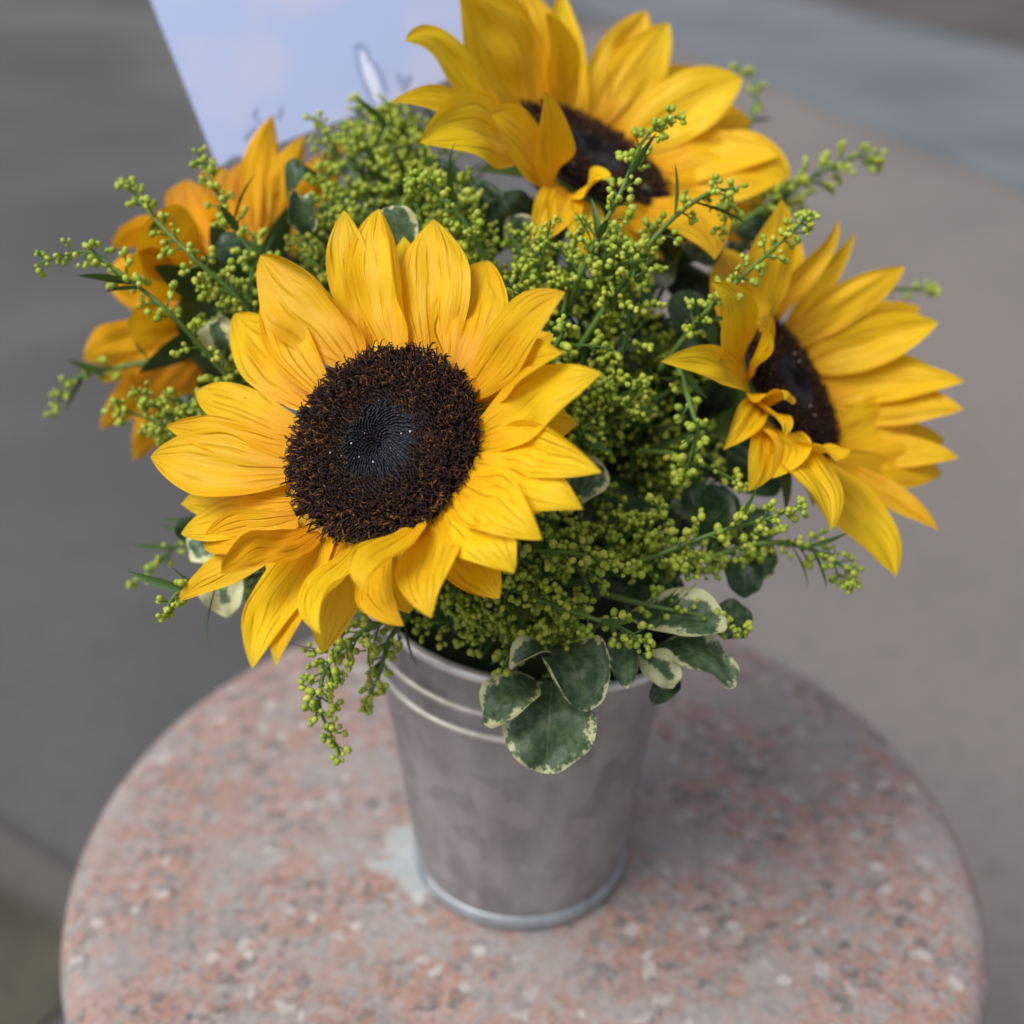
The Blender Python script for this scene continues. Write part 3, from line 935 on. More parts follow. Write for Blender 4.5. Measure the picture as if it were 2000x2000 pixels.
# --- right flower, facing right
c3 = Conv(2.1467, 1200, 350)
C3 = UP(*c3(735, 872), 0.445)
n3 = camvec(0.74, 0.40, 0.54)
rightp = [
    (600, 660, 700, 82, 175, dict(hint=0.012)),
    (600, 640, 770, 250, 130, dict(hint=0.004, lay=-0.003)),
    (640, 630, 937, 165, 100, dict(hint=0.018, cup=0.9, bend=0.12)),
    (700, 630, 1008, 222, 85, dict(hint=0.012, lay=-0.002)),
    (740, 640, 1218, 365, 150, dict(hint=0.006)),
    (820, 690, 1282, 535, 190, dict(hint=0.012)),
    (850, 740, 1358, 600, 200, dict(hint=0.014, lay=0.001)),
    (880, 820, 1165, 748, 130, dict(hint=0.022, L=0.034, face=0.25, crumple=0.0)),
    (890, 860, 1342, 800, 165, dict(hint=0.022)),
    (900, 900, 1468, 850, 150, dict(hint=0.012, lay=-0.002)),
    (905, 950, 1462, 965, 175, dict(hint=0.014)),
    (900, 1075, 1242, 975, 215, dict(hint=0.022, L=0.040, lay=0.001, face=0.25, crumple=0.0, twist=0.0)),
    (900, 1090, 1388, 1100, 160, dict(hint=0.014, lay=-0.002)),
    (895, 1120, 1445, 1170, 120, dict(hint=0.008, lay=-0.003)),
    (890, 1130, 1372, 1240, 170, dict(hint=0.014)),
    (870, 1160, 1245, 1280, 150, dict(hint=0.018, lay=0.001)),
    (850, 1160, 1358, 1475, 100, dict(hint=0.0, lay=-0.003)),
    (800, 1170, 1180, 1665, 185, dict(hint=0.0, arch=0.008)),
    (740, 1130, 925, 1182, 190, dict(hint=0.028, L=0.032, cup=0.6)),
    (640, 1100, 660, 1255, 180, dict(hint=0.012, L=0.028, cl=0.8, arch=0.012)),
    (640, 1130, 905, 1475, 190, dict(hint=0.002, L=0.046, cr=0.9, arch=0.010)),
    (590, 1090, 560, 1310, 130, dict(hint=-0.006, L=0.036)),
    (540, 930, 712, 925, 140, dict(hint=0.022, L=0.026, cup=-0.7, arch=0.010)),
    (540, 1010, 708, 1075, 100, dict(hint=0.020, L=0.026, cr=0.9)),
    (520, 980, 455, 1135, 130, dict(hint=-0.002, L=0.028, cl=1.0)),
    (540, 860, 195, 765, 140, dict(hint=-0.006, L=0.045, arch=0.010, cup=0.7)),
    (560, 820, 590, 600, 140, dict(hint=0.022, L=0.034, cl=1.2, cs=0.0, arch=0.010)),
    (520, 800, 405, 435, 180, dict(hint=0.004, L=0.048, cr=0.8, arch=0.010)),
    (560, 720, 425, 285, 200, dict(hint=0.0, L=0.050, arch=0.008)),
    (570, 690, 560, 300, 150, dict(hint=0.002, L=0.048)),
]
f_right = sunflower('right hand sunflower turned away from the card with curled inner petals', C3, n3, 0.0265, rightp, c3, 23, Lp=0.049, hint0=0.012, count=1400, face=0.5)

# --- left flower, seen from behind
c4 = Conv(2.273, 50, 180)
C4 = UP(470, 600, 0.478)
n4 = camvec(-0.60, 0.46, -0.64)
leftp = [
    (None, None, 1100, 98, 150, dict(hint=0.006, cup=0.3, L=0.06)),
    (None, None, 880, 335, 240, dict(hint=0.012)),
    (None, None, 985, 300, 180, dict(hint=0.010, lay=-0.002)),
    (None, None, 720, 388, 260, dict(hint=0.012)),
    (None, None, 675, 450, 150, dict(hint=0.010, lay=-0.002)),
    (None, None, 528, 580, 270, dict(hint=0.010)),
    (None, None, 505, 690, 300, dict(hint=0.012, lay=0.001, cup=0.1)),
    (None, None, 440, 770, 200, dict(hint=0.006, lay=-0.002)),
    (None, None, 362, 858, 250, dict(hint=0.010)),
    (None, None, 258, 1190, 200, dict(hint=0.010)),
    (None, None, 340, 1290, 130, dict(hint=0.012)),
    (None, None, 330, 1500, 150, dict(hint=0.008)),
    (None, None, 1240, 190, 160, dict(hint=0.010)),
    (None, None, 1420, 230, 160, dict(hint=0.010)),
    (None, None, 450, 1030, 170, dict(hint=0.004)),
    (None, None, 480, 1640, 150, dict(hint=0.004)),
]
f_left = sunflower('deep orange yellow sunflower turned away below the white card corner', C4, n4, 0.0270, leftp, c4, 24, Lp=0.052, hint0=0.010, pm='petal_orange', count=500, face=0.5, sepals=9, wmul=1.28)

# ------------------------------------------------------------------ goldenrod
bm = bmesh.new()
bmesh.ops.create_icosphere(bm, subdivisions=2, radius=1.0)
bm.verts.ensure_lookup_table()
ICO_V = np.array([v.co[:] for v in bm.verts])
ICO_F = np.array([[v.index for v in f.verts] for f in bm.faces])
bm.free()
ICO_V[:, 2] = np.where(ICO_V[:, 2] > 0, ICO_V[:, 2] * 1.15, ICO_V[:, 2] * 1.0)

def goldenrod(path, label, group=None, seed=0, bl=0.012, nb=16, s0=0.2, bud=0.00116, stem_r=0.0009, leaves=4, dense=1.0, anchor=True, tight=1.0):
    """path: world points from the foot of the spray to its tip"""
    r_ = np.random.default_rng(seed)
    path = np.asarray(path, float)
    P, T = catmull(path, 40)
    root = thing('goldenrod_spray', label, 'goldenrod', P[0], group)
    st = Bag()
    V, F = tube(P, np.linspace(stem_r * 1.3, stem_r * 0.4, 40), 6)
    st.add(V, F)
    buds_p, buds_d, buds_s = [], [], []
    L = np.linalg.norm(np.diff(P, axis=0), axis=1).sum()
    ga = 2.4
    for i in range(nb):
        s = s0 + (0.985 - s0) * (i + r_.uniform(-0.3, 0.3)) / max(nb - 1, 1)
        s = float(np.clip(s, s0, 0.99))
        k = min(39, int(s * 39))
        p, t = P[k], T[k]
        ref = nrm(np.cross(t, [0.2, 0.1, 1.0]))
        ref2 = np.cross(t, ref)
        az = i * ga + r_.uniform(-0.4, 0.4)
        perp = math.cos(az) * ref + math.sin(az) * ref2
        lb = bl * (0.25 + 0.75 * (1 - (s - s0) / (1 - s0)) ** 0.8) * r_.uniform(0.7, 1.25)
        sp = math.radians(r_.uniform(38, 62))
        d0 = nrm(t * math.cos(sp) + perp * math.sin(sp))
        d1 = nrm(d0 + perp * 0.35 + np.array([0, 0, -0.25]))
        Q, QT = bez((p, p + d0 * lb * 0.35, p + d0 * lb * 0.75, p + d0 * lb * 0.75 + d1 * lb * 0.3), 7)
        V, F = tube(Q, np.linspace(stem_r * 0.42, stem_r * 0.2, 7), 4)
        st.add(V, F)
        m = max(3, int(lb / 0.00150 * dense))
        for j in range(m):
            f = 0.22 + 0.78 * (j + 0.5) / m
            q = Q[min(6, int(f * 6))] * (1 - (f * 6) % 1) + Q[min(6, int(f * 6) + 1)] * ((f * 6) % 1)
            o = nrm(r_.normal(size=3) + 0.5 * perp + 0.25 * np.array([0, 0, 1.0]))
            dd = nrm(o + 0.9 * QT[min(6, int(f * 6))])
            rr = r_.uniform(0.0009, 0.0021) * tight
            if j == m - 1:
                dd, rr = QT[-1], 0.0007
            b_ = q + dd * rr
            V, F = tube(np.array([q, q * 0.5 + b_ * 0.5 + t * 0.0001, b_]), 0.00016, 3)
            st.add(V, F)
            buds_p.append(b_ + dd * bud * 0.7); buds_d.append(nrm(dd + 0.2 * r_.normal(size=3)))
            buds_s.append(bud * r_.uniform(0.62, 1.22) * (1.0 - 0.15 * s))
    # buds right at the tip
    for j in range(7):
        k = 39 - j * 1
        dd = nrm(T[k] + 0.9 * r_.normal(size=3))
        buds_p.append(P[k] + dd * 0.0012); buds_d.append(dd); buds_s.append(bud * r_.uniform(0.5, 0.8))
    D = np.array(buds_d); S = np.array(buds_s); C = np.array(buds_p)
    A = np.cross(D, np.array([0.31, 0.52, 0.8])); A /= np.maximum(np.linalg.norm(A, axis=1, keepdims=True), 1e-6)
    Bv = np.cross(D, A)
    el = r_.uniform(0.92, 1.22, len(S))
    V = C[:, None] + S[:, None, None] * (ICO_V[None, :, 0:1] * A[:, None] + ICO_V[None, :, 1:2] * Bv[:, None] + (el[:, None] * ICO_V[None, :, 2])[..., None] * D[:, None])
    F = (ICO_F[None] + (np.arange(len(S)) * len(ICO_V))[:, None, None]).reshape(-1, 3)
    o = mesh_np('buds', off(root, V.reshape(-1, 3)), F, M['bud'], root)
    o['kind'] = 'stuff'
    V, F = st.get()
    mesh_np('stem', off(root, V), F, M['gstem'], root)
    gf = grid_faces(8, 5)
    uvs = np.stack(np.meshgrid(np.linspace(0, 1, 5), np.linspace(0, 1, 8)), -1).reshape(-1, 2)
    for i in range(leaves):
        k = int(39 * r_.uniform(0.03, 0.6))
        az = r_.uniform(0, 6.28)
        ref = nrm(np.cross(T[k], [0.2, 0.1, 1.0])); ref2 = np.cross(T[k], ref)
        perp = math.cos(az) * ref + math.sin(az) * ref2
        ln = r_.uniform(0.010, 0.020)
        d0 = nrm(T[k] * 0.9 + perp)
        Q, QT = bez((P[k], P[k] + d0 * ln * 0.4, P[k] + d0 * ln * 0.75 + perp * ln * 0.05, P[k] + d0 * ln * 0.9 + perp * ln * 0.25), 8)
        X = blade(Q, QT, (T[k] - 0.2 * perp)[None], 0.0013 * petal_profile(8, 0.4, 0.4, 1.3) * r_.uniform(0.8, 1.3), cup=0.5, nu=5)
        mesh_np('leaf', off(root, X), gf, M['gleaf'], root, uv=uvs)
    return root

def G(pts, label, **kw):
    return goldenrod([UP(*p) for p in pts], label, **kw)

# sprays one can single out
G([(560, 860, .43), (440, 730, .415), (330, 610, .40), (235, 535, .40), (170, 492, .40), (75, 515, .395)], 'long arching goldenrod spray with drooping tip reaching far left past the orange sunflower', seed=1, bl=.010, nb=28, s0=.10, dense=1.1)
G([(540, 700, .425), (470, 590, .412), (380, 505, .405), (300, 425, .410), (236, 345, .420)], 'straight goldenrod spray slanting up left across the orange sunflower', seed=2, bl=.009, nb=28, s0=.12, dense=1.15)
G([(550, 590, .425), (490, 490, .42), (430, 390, .42), (388, 300, .425)], 'goldenrod spray standing below the corner of the white card', seed=3, bl=.008, nb=24, s0=.12, dense=1.15)
G([(330, 700, .46), (220, 720, .47), (140, 745, .475), (100, 810, .475)], 'thin goldenrod sprig hanging away from the bouquet beyond the orange sunflower', seed=4, bl=.004, nb=14, s0=.25)
G([(460, 1120, .39), (390, 1150, .385), (345, 1160, .38), (318, 1205, .38)], 'tiny goldenrod tip peeking out beneath the front sunflower', seed=5, bl=.004, nb=8, s0=.4)
G([(400, 1000, .44), (340, 1070, .45), (262, 1140, .455)], 'faint goldenrod sprig behind the front sunflower over grey paving', seed=6, bl=.004, nb=8, s0=.3)
G([(790, 1195, .40), (700, 1240, .39), (640, 1300, .388), (625, 1380, .39), (668, 1478, .395)], 'thick goldenrod spray drooping over the bucket rim beside the ribs', seed=7, bl=.0095, nb=38, s0=.12, dense=1.25)
G([(800, 1200, .405), (760, 1250, .40), (740, 1320, .40), (708, 1385, .405)], 'thin goldenrod sprig drooping along the bucket rim', seed=8, bl=.0055, nb=20, s0=.15)
G([(1090, 640, .41), (1150, 500, .395), (1215, 370, .39), (1260, 270, .395), (1325, 225, .40)], 'upright goldenrod spray crossing the dark disc of the rear sunflower', seed=9, bl=.009, nb=30, s0=.12, dense=1.15)
G([(1130, 680, .41), (1210, 560, .398), (1300, 440, .395), (1390, 375, .40), (1425, 385, .405), (1410, 460, .41)], 'goldenrod spray with a nodding tip below the rear sunflower', seed=10, bl=.008, nb=28, s0=.12, dense=1.15)
G([(1000, 600, .42), (940, 490, .41), (890, 410, .405), (840, 365, .405), (800, 355, .40)], 'goldenrod spray arching left between front and rear sunflowers', seed=11, bl=.008, nb=26, s0=.15, dense=1.2, bud=.0013)
G([(985, 560, .41), (930, 520, .40), (880, 495, .395), (832, 508, .39)], 'small goldenrod side shoot lying over an upper petal of the front sunflower', seed=12, bl=.004, nb=9, s0=.3)
G([(1290, 720, .415), (1370, 620, .40), (1450, 540, .395), (1540, 460, .40), (1585, 415, .405)], 'goldenrod spray slanting up in front of the curled petals of the right sunflower', seed=13, bl=.0075, nb=28, s0=.15, dense=1.1)
G([(1380, 480, .47), (1500, 400, .48), (1590, 345, .485), (1680, 305, .49), (1715, 318, .49)], 'goldenrod spray reaching out right from behind the rear sunflower', seed=14, bl=.010, nb=28, s0=.2, dense=1.2)
G([(1430, 330, .52), (1465, 240, .53), (1478, 170, .535), (1440, 130, .54)], 'goldenrod tip showing behind the rear sunflower against the grey road', seed=15, bl=.005, nb=10, s0=.2)
G([(1600, 620, .49), (1700, 570, .50), (1800, 565, .505), (1830, 568, .505)], 'goldenrod sprig behind the upper petals of the right sunflower', seed=16, bl=.004, nb=10, s0=.3)
G([(1320, 700, .41), (1345, 780, .398), (1360, 840, .395), (1345, 900, .394), (1325, 940, .394)], 'yellow green goldenrod tip hanging in front of the dark gap by the right sunflower', seed=17, bl=.005, nb=16, s0=.15, bud=.00135)
G([(1140, 1130, .40), (1280, 1085, .393), (1400, 1040, .39), (1490, 1015, .39), (1565, 990, .39)], 'goldenrod spray pointing right below the right sunflower', seed=18, bl=.010, nb=22, s0=.15, dense=1.2, bud=.0013)
G([(1380, 1090, .42), (1500, 1060, .415), (1590, 1075, .415), (1650, 1110, .415), (1670, 1140, .415)], 'goldenrod spray nodding under the lowest petal of the right sunflower', seed=19, bl=.009, nb=20, s0=.15)
G([(960, 1130, .39), (1060, 1175, .38), (1150, 1205, .375), (1220, 1230, .375), (1270, 1262, .375)], 'goldenrod spray lying over the variegated leaves at the bucket rim', seed=20, bl=.009, nb=20, s0=.15, dense=1.1)
G([(1180, 1160, .40), (1280, 1185, .395), (1380, 1205, .393), (1455, 1238, .393)], 'goldenrod spray lying across the broad dark leaf at the right of the rim', seed=21, bl=.006, nb=16, s0=.2)
G([(960, 1080, .385), (1060, 1075, .378), (1140, 1085, .373), (1225, 1110, .372)], 'pale goldenrod spray pointing right beside the lower petals of the front sunflower', seed=22, bl=.007, nb=16, s0=.2, bud=.00135)
G([(1250, 880, .42), (1330, 890, .41), (1400, 920, .405), (1455, 950, .405)], 'thin goldenrod sprig in the dark gap under the right sunflower', seed=23, bl=.004, nb=10, s0=.25)
G([(1030, 1190, .395), (1010, 1250, .388), (985, 1300, .386), (965, 1350, .388)], 'goldenrod sprig hanging beside the lowest variegated leaf', seed=24, bl=.005, nb=12, s0=.1)
G([(1020, 700, .40), (1070, 690, .385), (1100, 650, .38), (1105, 640, .38)], 'small pale goldenrod cluster at the petal tips of the front sunflower', seed=25, bl=.006, nb=9, s0=.2, bud=.0013)

ANCH = np.array([0.0, 0.0, 0.125])
fills = [  # px, py, spread x, spread y, depth, depth spread, count, where
    (725, 305, 115, 75, 0.455, 0.012, 17, 'in the thick mound under the white card'),
    (640, 440, 60, 50, 0.44, 0.010, 7, 'behind the top petals of the front sunflower'),
    (445, 650, 60, 110, 0.424, 0.010, 11, 'between the orange sunflower and the front sunflower'),
    (320, 810, 90, 60, 0.43, 0.010, 9, 'below the orange sunflower at the bouquet edge'),
    (1150, 500, 130, 70, 0.402, 0.010, 17, 'in the bright tuft below the rear sunflower'),
    (1160, 690, 90, 90, 0.408, 0.012, 15, 'in the middle of the bouquet between front and right sunflowers'),
    (1230, 860, 100, 90, 0.420, 0.010, 13, 'in the shaded hollow between front and right sunflowers'),
    (1190, 1040, 160, 50, 0.394, 0.008, 13, 'under the hollow above the variegated leaves'),
    (1040, 1150, 120, 60, 0.384, 0.008, 14, 'below the front sunflower above the bucket rim'),
    (1400, 1090, 100, 30, 0.41, 0.008, 6, 'under the right sunflower beside the dark leaves'),
    (950, 450, 50, 60, 0.425, 0.008, 7, 'between the front and rear sunflower discs'),
    (1020, 560, 50, 60, 0.425, 0.008, 6, 'behind the right petals of the front sunflower'),
    (1540, 390, 40, 40, 0.50, 0.010, 4, 'behind the meeting petals of rear and right sunflowers'),
    (900, 1190, 90, 35, 0.398, 0.006, 8, 'inside the bucket mouth under the lowest petals'),
    (1080, 1235, 110, 35, 0.392, 0.006, 7, 'at the rim behind the variegated leaves'),
    (905, 395, 60, 50, 0.44, 0.008, 7, 'under the left curl of the rear sunflower'),
    (965, 1225, 60, 28, 0.394, 0.005, 7, 'spilling out over the bucket rim'),
    (460, 1090, 60, 40, 0.42, 0.010, 4, 'behind the lower left petals of the front sunflower'),
    (775, 225, 80, 40, 0.480, 0.010, 11, 'behind the left petals of the rear sunflower'),
    (1340, 620, 60, 90, 0.435, 0.010, 8, 'deep beside the curled petals of the right sunflower'),
    (1360, 900, 60, 80, 0.445, 0.010, 7, 'deep under the right sunflower disc'),
]
fi = 0
for (px, py, sx, sy, dp, ds, cnt, where) in fills:
    for i in range(cnt):
        r_ = np.random.default_rng(500 + fi)
        tip = UP(px + sx * r_.uniform(-1, 1), py + sy * r_.uniform(-1, 1), dp + ds * r_.uniform(-1, 1))
        v = ANCH - tip
        ln = min(np.linalg.norm(v) * 0.85, r_.uniform(0.055, 0.08))
        foot = tip + nrm(v) * ln
        mid = tip + nrm(v) * ln * 0.5 + np.array([0, 0, 0.006]) + r_.normal(size=3) * 0.003
        q = tip + nrm(v) * ln * 0.2 + np.array([0, 0, 0.004]) + r_.normal(size=3) * 0.003
        goldenrod([foot, mid, q, tip], 'short goldenrod spray ' + where, 'goldenrod ' + where,
                  seed=900 + fi, bl=r_.uniform(.008, .013), nb=int(r_.integers(10, 15)), s0=.30, leaves=4, dense=.85, bud=r_.uniform(.00095, .00122))
        fi += 1

# ------------------------------------------------------------------ variegated foliage
LNU, LNV = 13, 24
LV = 0.5 * np.linspace(0, 1, LNV) + 0.5 * np.sin(np.linspace(0, 1, LNV) * np.pi / 2) ** 1.0
LV = 1 - (1 - LV) ** 1.6
LGF = grid_faces(LNV, LNU)
LUV = np.stack(np.meshgrid(np.linspace(0, 1, LNU), LV), -1).reshape(-1, 2)
def leaf(root, b, t, wpx, m='vleaf', up=(0.0, 0.5, 0.85), arch=0.006, bend=0.0, vm=0.5, tp=2.2, wb=0.12, seed=0, world=False, **kw):
    r_ = np.random.default_rng(seed)
    if world:
        B, T = np.asarray(b), np.asarray(t); W = wpx
    else:
        B, T = UP(*b), UP(*t)
        W = 1.14 * wpx / FOC * 0.5 * (b[2] + t[2]) * 0.5
    U_ = camvec(*up)
    d = T - B
    sd = nrm(np.cross(d, U_))
    P, Tg = bez((B, B + d * 0.33 + U_ * arch, T - d * 0.33 + U_ * arch + sd * bend * np.linalg.norm(d), T), LNV, LV)
    v = LV
    prof = np.where(v < vm, wb + (1 - wb) * np.sin(np.pi / 2 * np.clip(v / vm, 0, 1)) ** 1.1, np.clip(1 - np.clip((v - vm) / (1 - vm), 0, 1) ** tp, 0, 1) ** 0.7)
    o = dict(cup=0.3, ridge=0.26, k=2.0, ph=r_.uniform(-1, 1), wave=0.26, wf=1.7, crumple=0.045, cseed=seed + 1, wph=r_.uniform(0, 6))
    o.update(kw)
    X = blade(P, Tg, U_[None], W * prof, nu=LNU, **o)
    return mesh_np('leaf', off(root, X), LGF, M[m], root, uv=LUV)
def twig(root, pts, r=0.0011):
    P, _ = catmull([np.asarray(p) for p in pts], 16)
    V, F = tube(P, np.linspace(r * 1.3, r * 0.7, 16), 7)
    mesh_np('twig', off(root, V), F, M['gstem'], root)

def sprig(label, foot, group=None):
    return thing('pittosporum_sprig', label, 'foliage', UP(*foot) if len(foot) == 3 and foot[0] > 1 else foot, group)

c5 = Conv(1.61, 550, 1050)
def z5(x, y, d):
    X, Y = c5(x, y)
    return (X, Y, d)
K5 = 1 / 1.61
s = sprig('sprig of cream edged leaves hanging down over the front of the bucket', (1090, 1190, .41))
twig(s, [(0.01, -0.02, 0.125), UP(1090, 1200, .405), UP(*z5(880, 400, .398)), UP(*z5(820, 440, .395))])
leaf(s, z5(850, 450, .396), z5(830, 742, .388), 262 * K5, seed=1, wave=0.14, crumple=0.06, vm=0.52, tp=2.4, arch=0.007)
leaf(s, z5(800, 450, .393), z5(640, 590, .383), 165 * K5, m='vleaf2', seed=2, cr=-0.9, cl=1.2, cs=0.4, wave=0.2, arch=0.010)
leaf(s, z5(880, 330, .396), z5(965, 545, .380), 230 * K5, m='vleaf', seed=3, cr=1.9, cl=0.8, cs=0.35, arch=0.010, up=(-0.1, 0.5, 0.8))
leaf(s, z5(850, 360, .394), z5(720, 415, .383), 95 * K5, m='vleaf2', seed=4, cl=1.6, cs=0.0, arch=0.010)
s = sprig('cupped cream edged leaf pair at the front right of the bucket rim', (1200, 1200, .41))
twig(s, [(0.02, -0.02, 0.125), UP(1180, 1210, .405), UP(*z5(1060, 330, .395))])
leaf(s, z5(1070, 300, .395), z5(1085, 475, .383), 125 * K5, m='vleaf', seed=5, cl=1.5, cr=0.9, cs=0.2, arch=0.004, cup=0.5)
leaf(s, z5(1130, 370, .398), z5(1235, 470, .392), 110 * K5, m='cleaf', seed=6)
leaf(s, z5(1250, 440, .402), z5(1165, 522, .400), 75 * K5, m='dleaf', seed=7)
s = sprig('sprig of broad dark leaves with torn cream margins right of the rim', (1300, 1180, .42))
twig(s, [(0.03, -0.01, 0.125), UP(1240, 1190, .415), UP(*z5(1180, 260, .405)), UP(*z5(1300, 290, .402))])
leaf(s, z5(1090, 245, .405), z5(1400, 285, .390), 175 * K5, m='vleaf2', seed=8, cr=0.5, wave=0.08, up=(0.05, 0.55, 0.8), arch=0.006)
leaf(s, z5(1330, 260, .415), z5(1475, 290, .412), 125 * K5, m='dleaf', seed=9, up=(0.1, 0.45, 0.88))
leaf(s, z5(1170, 350, .404), z5(1428, 470, .394), 150 * K5, m='vleaf', seed=10, wave=0.3, arch=0.010, up=(0.1, 0.7, 0.7))
s = sprig('dark leaf pair with pale edge under the nodding goldenrod on the right', (1440, 1090, .43))
twig(s, [(0.04, 0.0, 0.13), UP(1400, 1080, .43), UP(*z5(1440, 90, .425))])
leaf(s, z5(1430, 60, .425), z5(1460, 190, .420), 115 * K5, m='dleaf', seed=11)
leaf(s, z5(1470, 40, .428), z5(1530, 130, .424), 100 * K5, m='vleaf', seed=12, cl=1.4)
s = sprig('narrow dark leaf with thin white edge standing behind the front sunflower', (775, 560, .41))
twig(s, [(-0.01, 0.0, 0.14), UP(800, 700, .43), UP(785, 540, .41)])
leaf(s, (790, 540, .408), (765, 402, .402), 78, m='vleaf', seed=13, wave=0.02, cup=0.5, vm=0.6, arch=0.004, ridge=0.0)
s = sprig('curled leaf with pale rim between goldenrod and front sunflower', (600, 470, .435))
twig(s, [(-0.02, 0.01, 0.14), UP(620, 560, .445), UP(600, 465, .435)])
leaf(s, (600, 465, .435), (592, 385, .428), 78, m='vleaf', seed=14, cl=1.2, cr=1.4, cs=0.2, wave=0.2, cup=0.6)
s = sprig('pale cream leaf tucked in goldenrod left of the front sunflower', (450, 720, .42))
twig(s, [(-0.03, 0.0, 0.14), UP(520, 800, .43), UP(450, 715, .42)])
leaf(s, (455, 720, .42), (415, 625, .414), 70, m='cleaf', seed=15)
s = sprig('cream tipped leaf hanging below the front sunflower over grey ground', (470, 1110, .42))
twig(s, [(-0.03, -0.01, 0.13), UP(560, 1080, .43), UP(460, 1110, .42)])
leaf(s, (420, 1095, .42), (448, 1205, .415), 80, m='cleaf', seed=16)
leaf(s, (450, 1060, .425), (370, 1090, .42), 70, m='vleaf2', seed=17)

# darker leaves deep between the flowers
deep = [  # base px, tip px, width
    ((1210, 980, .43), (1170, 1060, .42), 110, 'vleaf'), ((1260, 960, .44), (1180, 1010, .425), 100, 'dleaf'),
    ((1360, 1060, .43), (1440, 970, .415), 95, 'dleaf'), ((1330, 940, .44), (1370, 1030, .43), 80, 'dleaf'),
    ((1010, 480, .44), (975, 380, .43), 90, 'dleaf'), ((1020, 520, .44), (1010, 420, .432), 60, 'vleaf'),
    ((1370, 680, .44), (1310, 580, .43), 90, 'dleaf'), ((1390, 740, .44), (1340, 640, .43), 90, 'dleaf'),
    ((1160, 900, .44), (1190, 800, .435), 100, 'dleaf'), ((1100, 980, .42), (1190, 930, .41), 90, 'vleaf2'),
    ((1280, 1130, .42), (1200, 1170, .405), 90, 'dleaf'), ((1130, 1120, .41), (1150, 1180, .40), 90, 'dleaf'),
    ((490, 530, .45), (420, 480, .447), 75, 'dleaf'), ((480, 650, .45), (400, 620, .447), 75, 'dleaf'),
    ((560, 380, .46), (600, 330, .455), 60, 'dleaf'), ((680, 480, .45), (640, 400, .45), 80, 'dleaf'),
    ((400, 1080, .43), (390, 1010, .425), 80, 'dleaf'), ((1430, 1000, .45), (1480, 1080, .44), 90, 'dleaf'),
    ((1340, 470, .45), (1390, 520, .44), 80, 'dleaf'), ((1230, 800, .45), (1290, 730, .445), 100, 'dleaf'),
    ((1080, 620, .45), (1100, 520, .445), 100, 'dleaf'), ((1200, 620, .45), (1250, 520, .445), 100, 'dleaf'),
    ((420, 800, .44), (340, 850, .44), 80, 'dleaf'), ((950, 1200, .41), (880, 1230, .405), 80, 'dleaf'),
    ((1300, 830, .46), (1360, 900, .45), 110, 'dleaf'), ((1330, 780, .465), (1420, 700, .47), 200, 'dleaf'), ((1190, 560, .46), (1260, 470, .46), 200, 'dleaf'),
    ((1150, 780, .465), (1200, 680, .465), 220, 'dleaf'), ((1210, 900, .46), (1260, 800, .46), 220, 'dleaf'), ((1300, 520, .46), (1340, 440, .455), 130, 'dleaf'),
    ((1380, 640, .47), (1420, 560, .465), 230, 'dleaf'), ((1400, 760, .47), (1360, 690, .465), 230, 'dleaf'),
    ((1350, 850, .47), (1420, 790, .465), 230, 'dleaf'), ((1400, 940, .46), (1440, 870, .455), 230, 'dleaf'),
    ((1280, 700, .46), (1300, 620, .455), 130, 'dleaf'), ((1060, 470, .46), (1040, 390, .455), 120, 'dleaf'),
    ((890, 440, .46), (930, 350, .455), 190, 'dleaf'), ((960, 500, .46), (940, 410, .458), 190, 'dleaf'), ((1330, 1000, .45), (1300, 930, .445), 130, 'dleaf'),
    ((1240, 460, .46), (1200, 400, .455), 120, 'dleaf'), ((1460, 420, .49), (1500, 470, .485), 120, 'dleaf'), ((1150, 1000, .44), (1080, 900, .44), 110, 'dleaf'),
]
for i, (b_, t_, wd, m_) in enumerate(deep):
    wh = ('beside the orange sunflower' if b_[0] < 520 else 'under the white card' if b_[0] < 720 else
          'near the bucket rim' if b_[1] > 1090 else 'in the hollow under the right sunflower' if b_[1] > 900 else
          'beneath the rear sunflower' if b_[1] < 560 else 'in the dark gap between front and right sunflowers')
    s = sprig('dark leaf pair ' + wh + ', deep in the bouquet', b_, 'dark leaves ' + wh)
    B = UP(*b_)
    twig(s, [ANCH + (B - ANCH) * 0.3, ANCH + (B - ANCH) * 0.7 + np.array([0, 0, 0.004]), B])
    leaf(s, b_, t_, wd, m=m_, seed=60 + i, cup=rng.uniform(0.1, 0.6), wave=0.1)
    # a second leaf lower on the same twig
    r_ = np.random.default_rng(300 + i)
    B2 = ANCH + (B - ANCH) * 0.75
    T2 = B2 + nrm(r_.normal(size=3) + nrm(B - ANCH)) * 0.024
    leaf(s, B2, T2, 0.009, m='dleaf', seed=90 + i, world=True, arch=0.003)

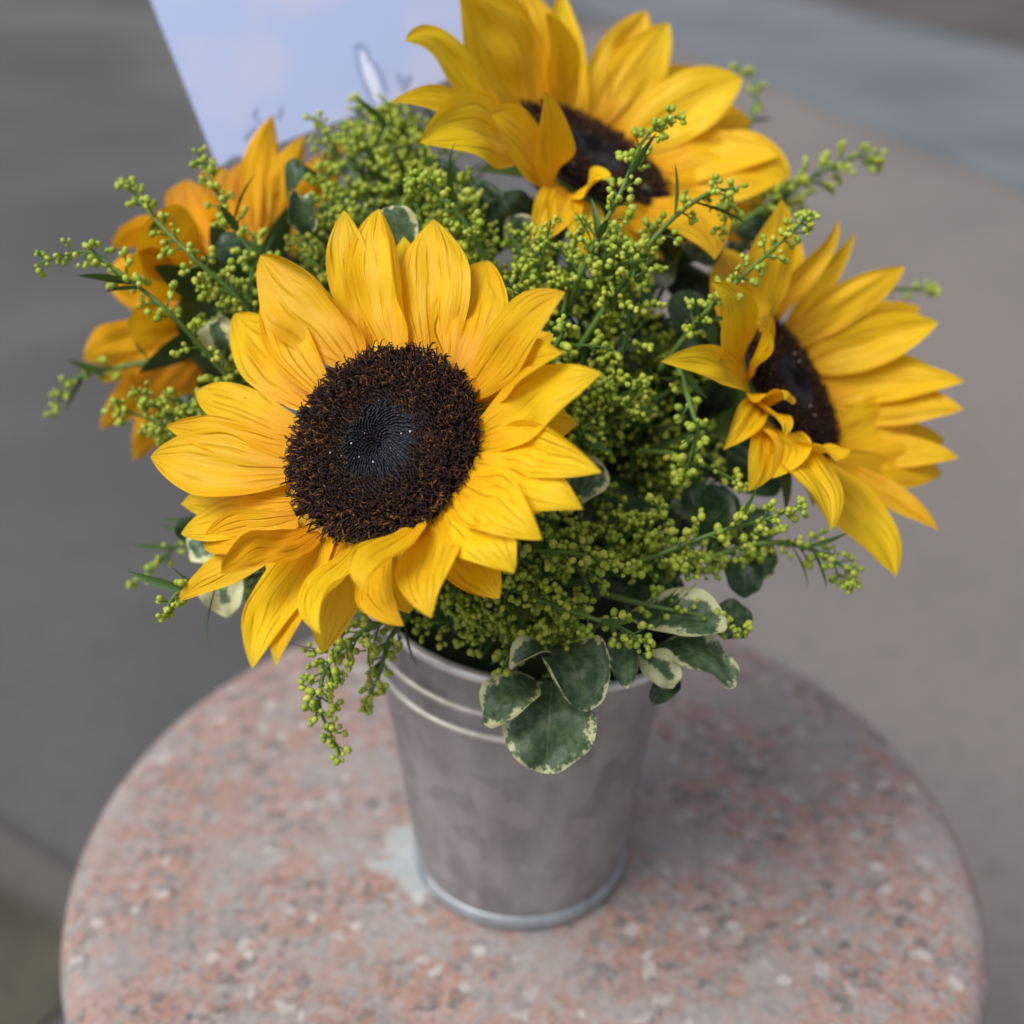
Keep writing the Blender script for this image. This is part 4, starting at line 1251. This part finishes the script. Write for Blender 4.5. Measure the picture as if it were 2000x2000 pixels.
# ------------------------------------------------------------------ card and its plastic holder
def card_mat():
    m, t, out = mat('pale blue white paper')
    tc = N(t, 'ShaderNodeTexCoord')
    n1 = N(t, 'ShaderNodeTexNoise', i_Scale=22.0, i_Detail=2.0)
    t.links.new(tc.outputs['Object'], n1.inputs['Vector'])
    c = mixc(t, (0.30, 0.38, 0.62), (0.36, 0.40, 0.575), fac=sm_node(t, n1.outputs[0], 0.4, 0.6))
    p = N(t, 'ShaderNodeBsdfPrincipled', i_Roughness=0.55)
    t.links.new(c, p.inputs['Base Color'])
    t.links.new(p.outputs[0], out.inputs[0])
    return m
M['card'] = card_mat()
M['print'] = plain_mat('grey blue print', [(0.0, (0.20, 0.25, 0.44)), (1.0, (0.27, 0.32, 0.50))], rough=0.7, island=False)
M['print_light'] = plain_mat('white print', [(0.0, (0.54, 0.59, 0.76)), (1.0, (0.60, 0.63, 0.78))], rough=0.7, island=False)
O = UP(425, 326, 0.505)
ex = nrm(UP(832, 173, 0.512) - O)
ey0 = UP(292, -5, 0.512) - O
ez = nrm(np.cross(ex, ey0))
ey = np.cross(ez, ex)
CWD, CHT = 0.121, 0.086
card = thing('gift_card', 'pale blue white gift card with faint printed drawing standing at the back of the bouquet', 'card', O)
def cpt(x, y, z=0.0):
    return O + ex * x + ey * y + ez * z
bm = bmesh.new()
for zz in (0.0004, -0.0004):
    for (x, y) in ((0, 0), (CWD, 0), (CWD, CHT), (0, CHT)):
        bm.verts.new((cpt(x, y, zz) - O).tolist())
bm.verts.ensure_lookup_table()
for f in ((0, 1, 2, 3), (7, 6, 5, 4), (0, 4, 5, 1), (1, 5, 6, 2), (2, 6, 7, 3), (3, 7, 4, 0)):
    bm.faces.new([bm.verts[i] for i in f])
bmesh.ops.recalc_face_normals(bm, faces=bm.faces)
me = bpy.data.meshes.new('sheet')
bm.to_mesh(me); bm.free()
me.materials.append(M['card'])
o = bpy.data.objects.new('sheet', me); COL.objects.link(o); o.parent = card
card_sheet = o
def card_xy(px, py):
    d = (px - 1000) / FOC * RT + (1000 - py) / FOC * UPV + FW
    s_ = ((O - CAM) @ ez) / (d @ ez)
    p = CAM + s_ * d - O
    return p @ ex, p @ ey
SGN = 1.0 if (CAM - O) @ ez > 0 else -1.0
def stroke(name, pts, wd, m, z):
    xy = np.array([card_xy(*p) for p in pts])
    P, _ = catmull(np.c_[xy, np.zeros(len(xy))], 28)
    T = np.gradient(P, axis=0); T /= np.maximum(np.linalg.norm(T, axis=1, keepdims=True), 1e-9)
    Nn = np.c_[-T[:, 1], T[:, 0], T[:, 2]]
    ww = wd * (0.35 + 0.65 * np.sin(np.linspace(0.1, 3.0, 28)))[:, None]
    L_, R_ = P + Nn * ww, P - Nn * ww
    V = np.stack([L_, R_], 1).reshape(-1, 3)
    W_ = V[:, :1] * ex + V[:, 1:2] * ey + SGN * z * ez
    i = np.arange(27) * 2
    F = np.stack([i, i + 1, i + 3, i + 2], -1)
    mesh_np(name, W_, F, M[m], card_sheet)
zc = lambda x, y: (250 + x / 2.972, 0 + y / 2.972)
Z6 = lambda L: [zc(*p) for p in L]
stroke('printed_line', Z6([(1310, 280), (1345, 262), (1385, 300), (1390, 340)]), 0.0007, 'print', 0.0008)
stroke('printed_line', Z6([(1318, 285), (1335, 350), (1350, 420), (1385, 520), (1420, 610)]), 0.0009, 'print', 0.0008)
stroke('printed_line', Z6([(1385, 345), (1430, 380), (1470, 450), (1500, 540)]), 0.0010, 'print', 0.0008)
stroke('printed_fill', Z6([(1360, 310), (1385, 390), (1420, 480), (1460, 590)]), 0.0024, 'print_light', 0.0006)
stroke('printed_fill', Z6([(1560, 430), (1585, 470), (1600, 520)]), 0.0016, 'print', 0.0006)
stroke('printed_fill', Z6([(1640, 440), (1615, 480), (1590, 530)]), 0.0012, 'print', 0.0008)
stroke('printed_line', Z6([(755, 630), (730, 670), (760, 710), (775, 750)]), 0.0008, 'print', 0.0008)
stroke('printed_line', Z6([(740, 740), (710, 770), (675, 815)]), 0.0008, 'print', 0.0008)
stroke('printed_line', Z6([(900, 620), (880, 660), (870, 700)]), 0.0006, 'print', 0.0008)
stroke('printed_line', Z6([(560, 960), (600, 920), (650, 905)]), 0.0006, 'print', 0.0008)
stroke('printed_line', Z6([(1290, 620), (1330, 640), (1380, 650)]), 0.0006, 'print', 0.0008)

M['plastic'] = plain_mat('clear grey plastic', [(0.0, (0.5, 0.52, 0.56)), (1.0, (0.62, 0.64, 0.68))], rough=0.2, island=False, spec=0.6)
pick = thing('card_pick', 'pale plastic card holder prongs among goldenrod under the card', 'card holder', UP(730, 420, .47))
for pts in ([(740, 420, .475), (745, 330, .475), (735, 280, .478), (690, 268, .482)], [(748, 420, .475), (760, 320, .475), (778, 262, .478), (800, 240, .484)], [(744, 420, .475), (752, 320, .48), (755, 270, .487), (752, 215, .497)]):
    P, _ = catmull([UP(*p) for p in pts], 18)
    V, F = tube(P, 0.0007, 8)
    mesh_np('prong', off(pick, V), F, M['plastic'], pick)
P, _ = catmull([UP(744, 425, .475), np.array([0.0, 0.012, 0.20]), np.array([0.0, 0.01, 0.12])], 14)
V, F = tube(P, 0.0013, 8)
mesh_np('shaft', off(pick, V), F, M['plastic'], pick)
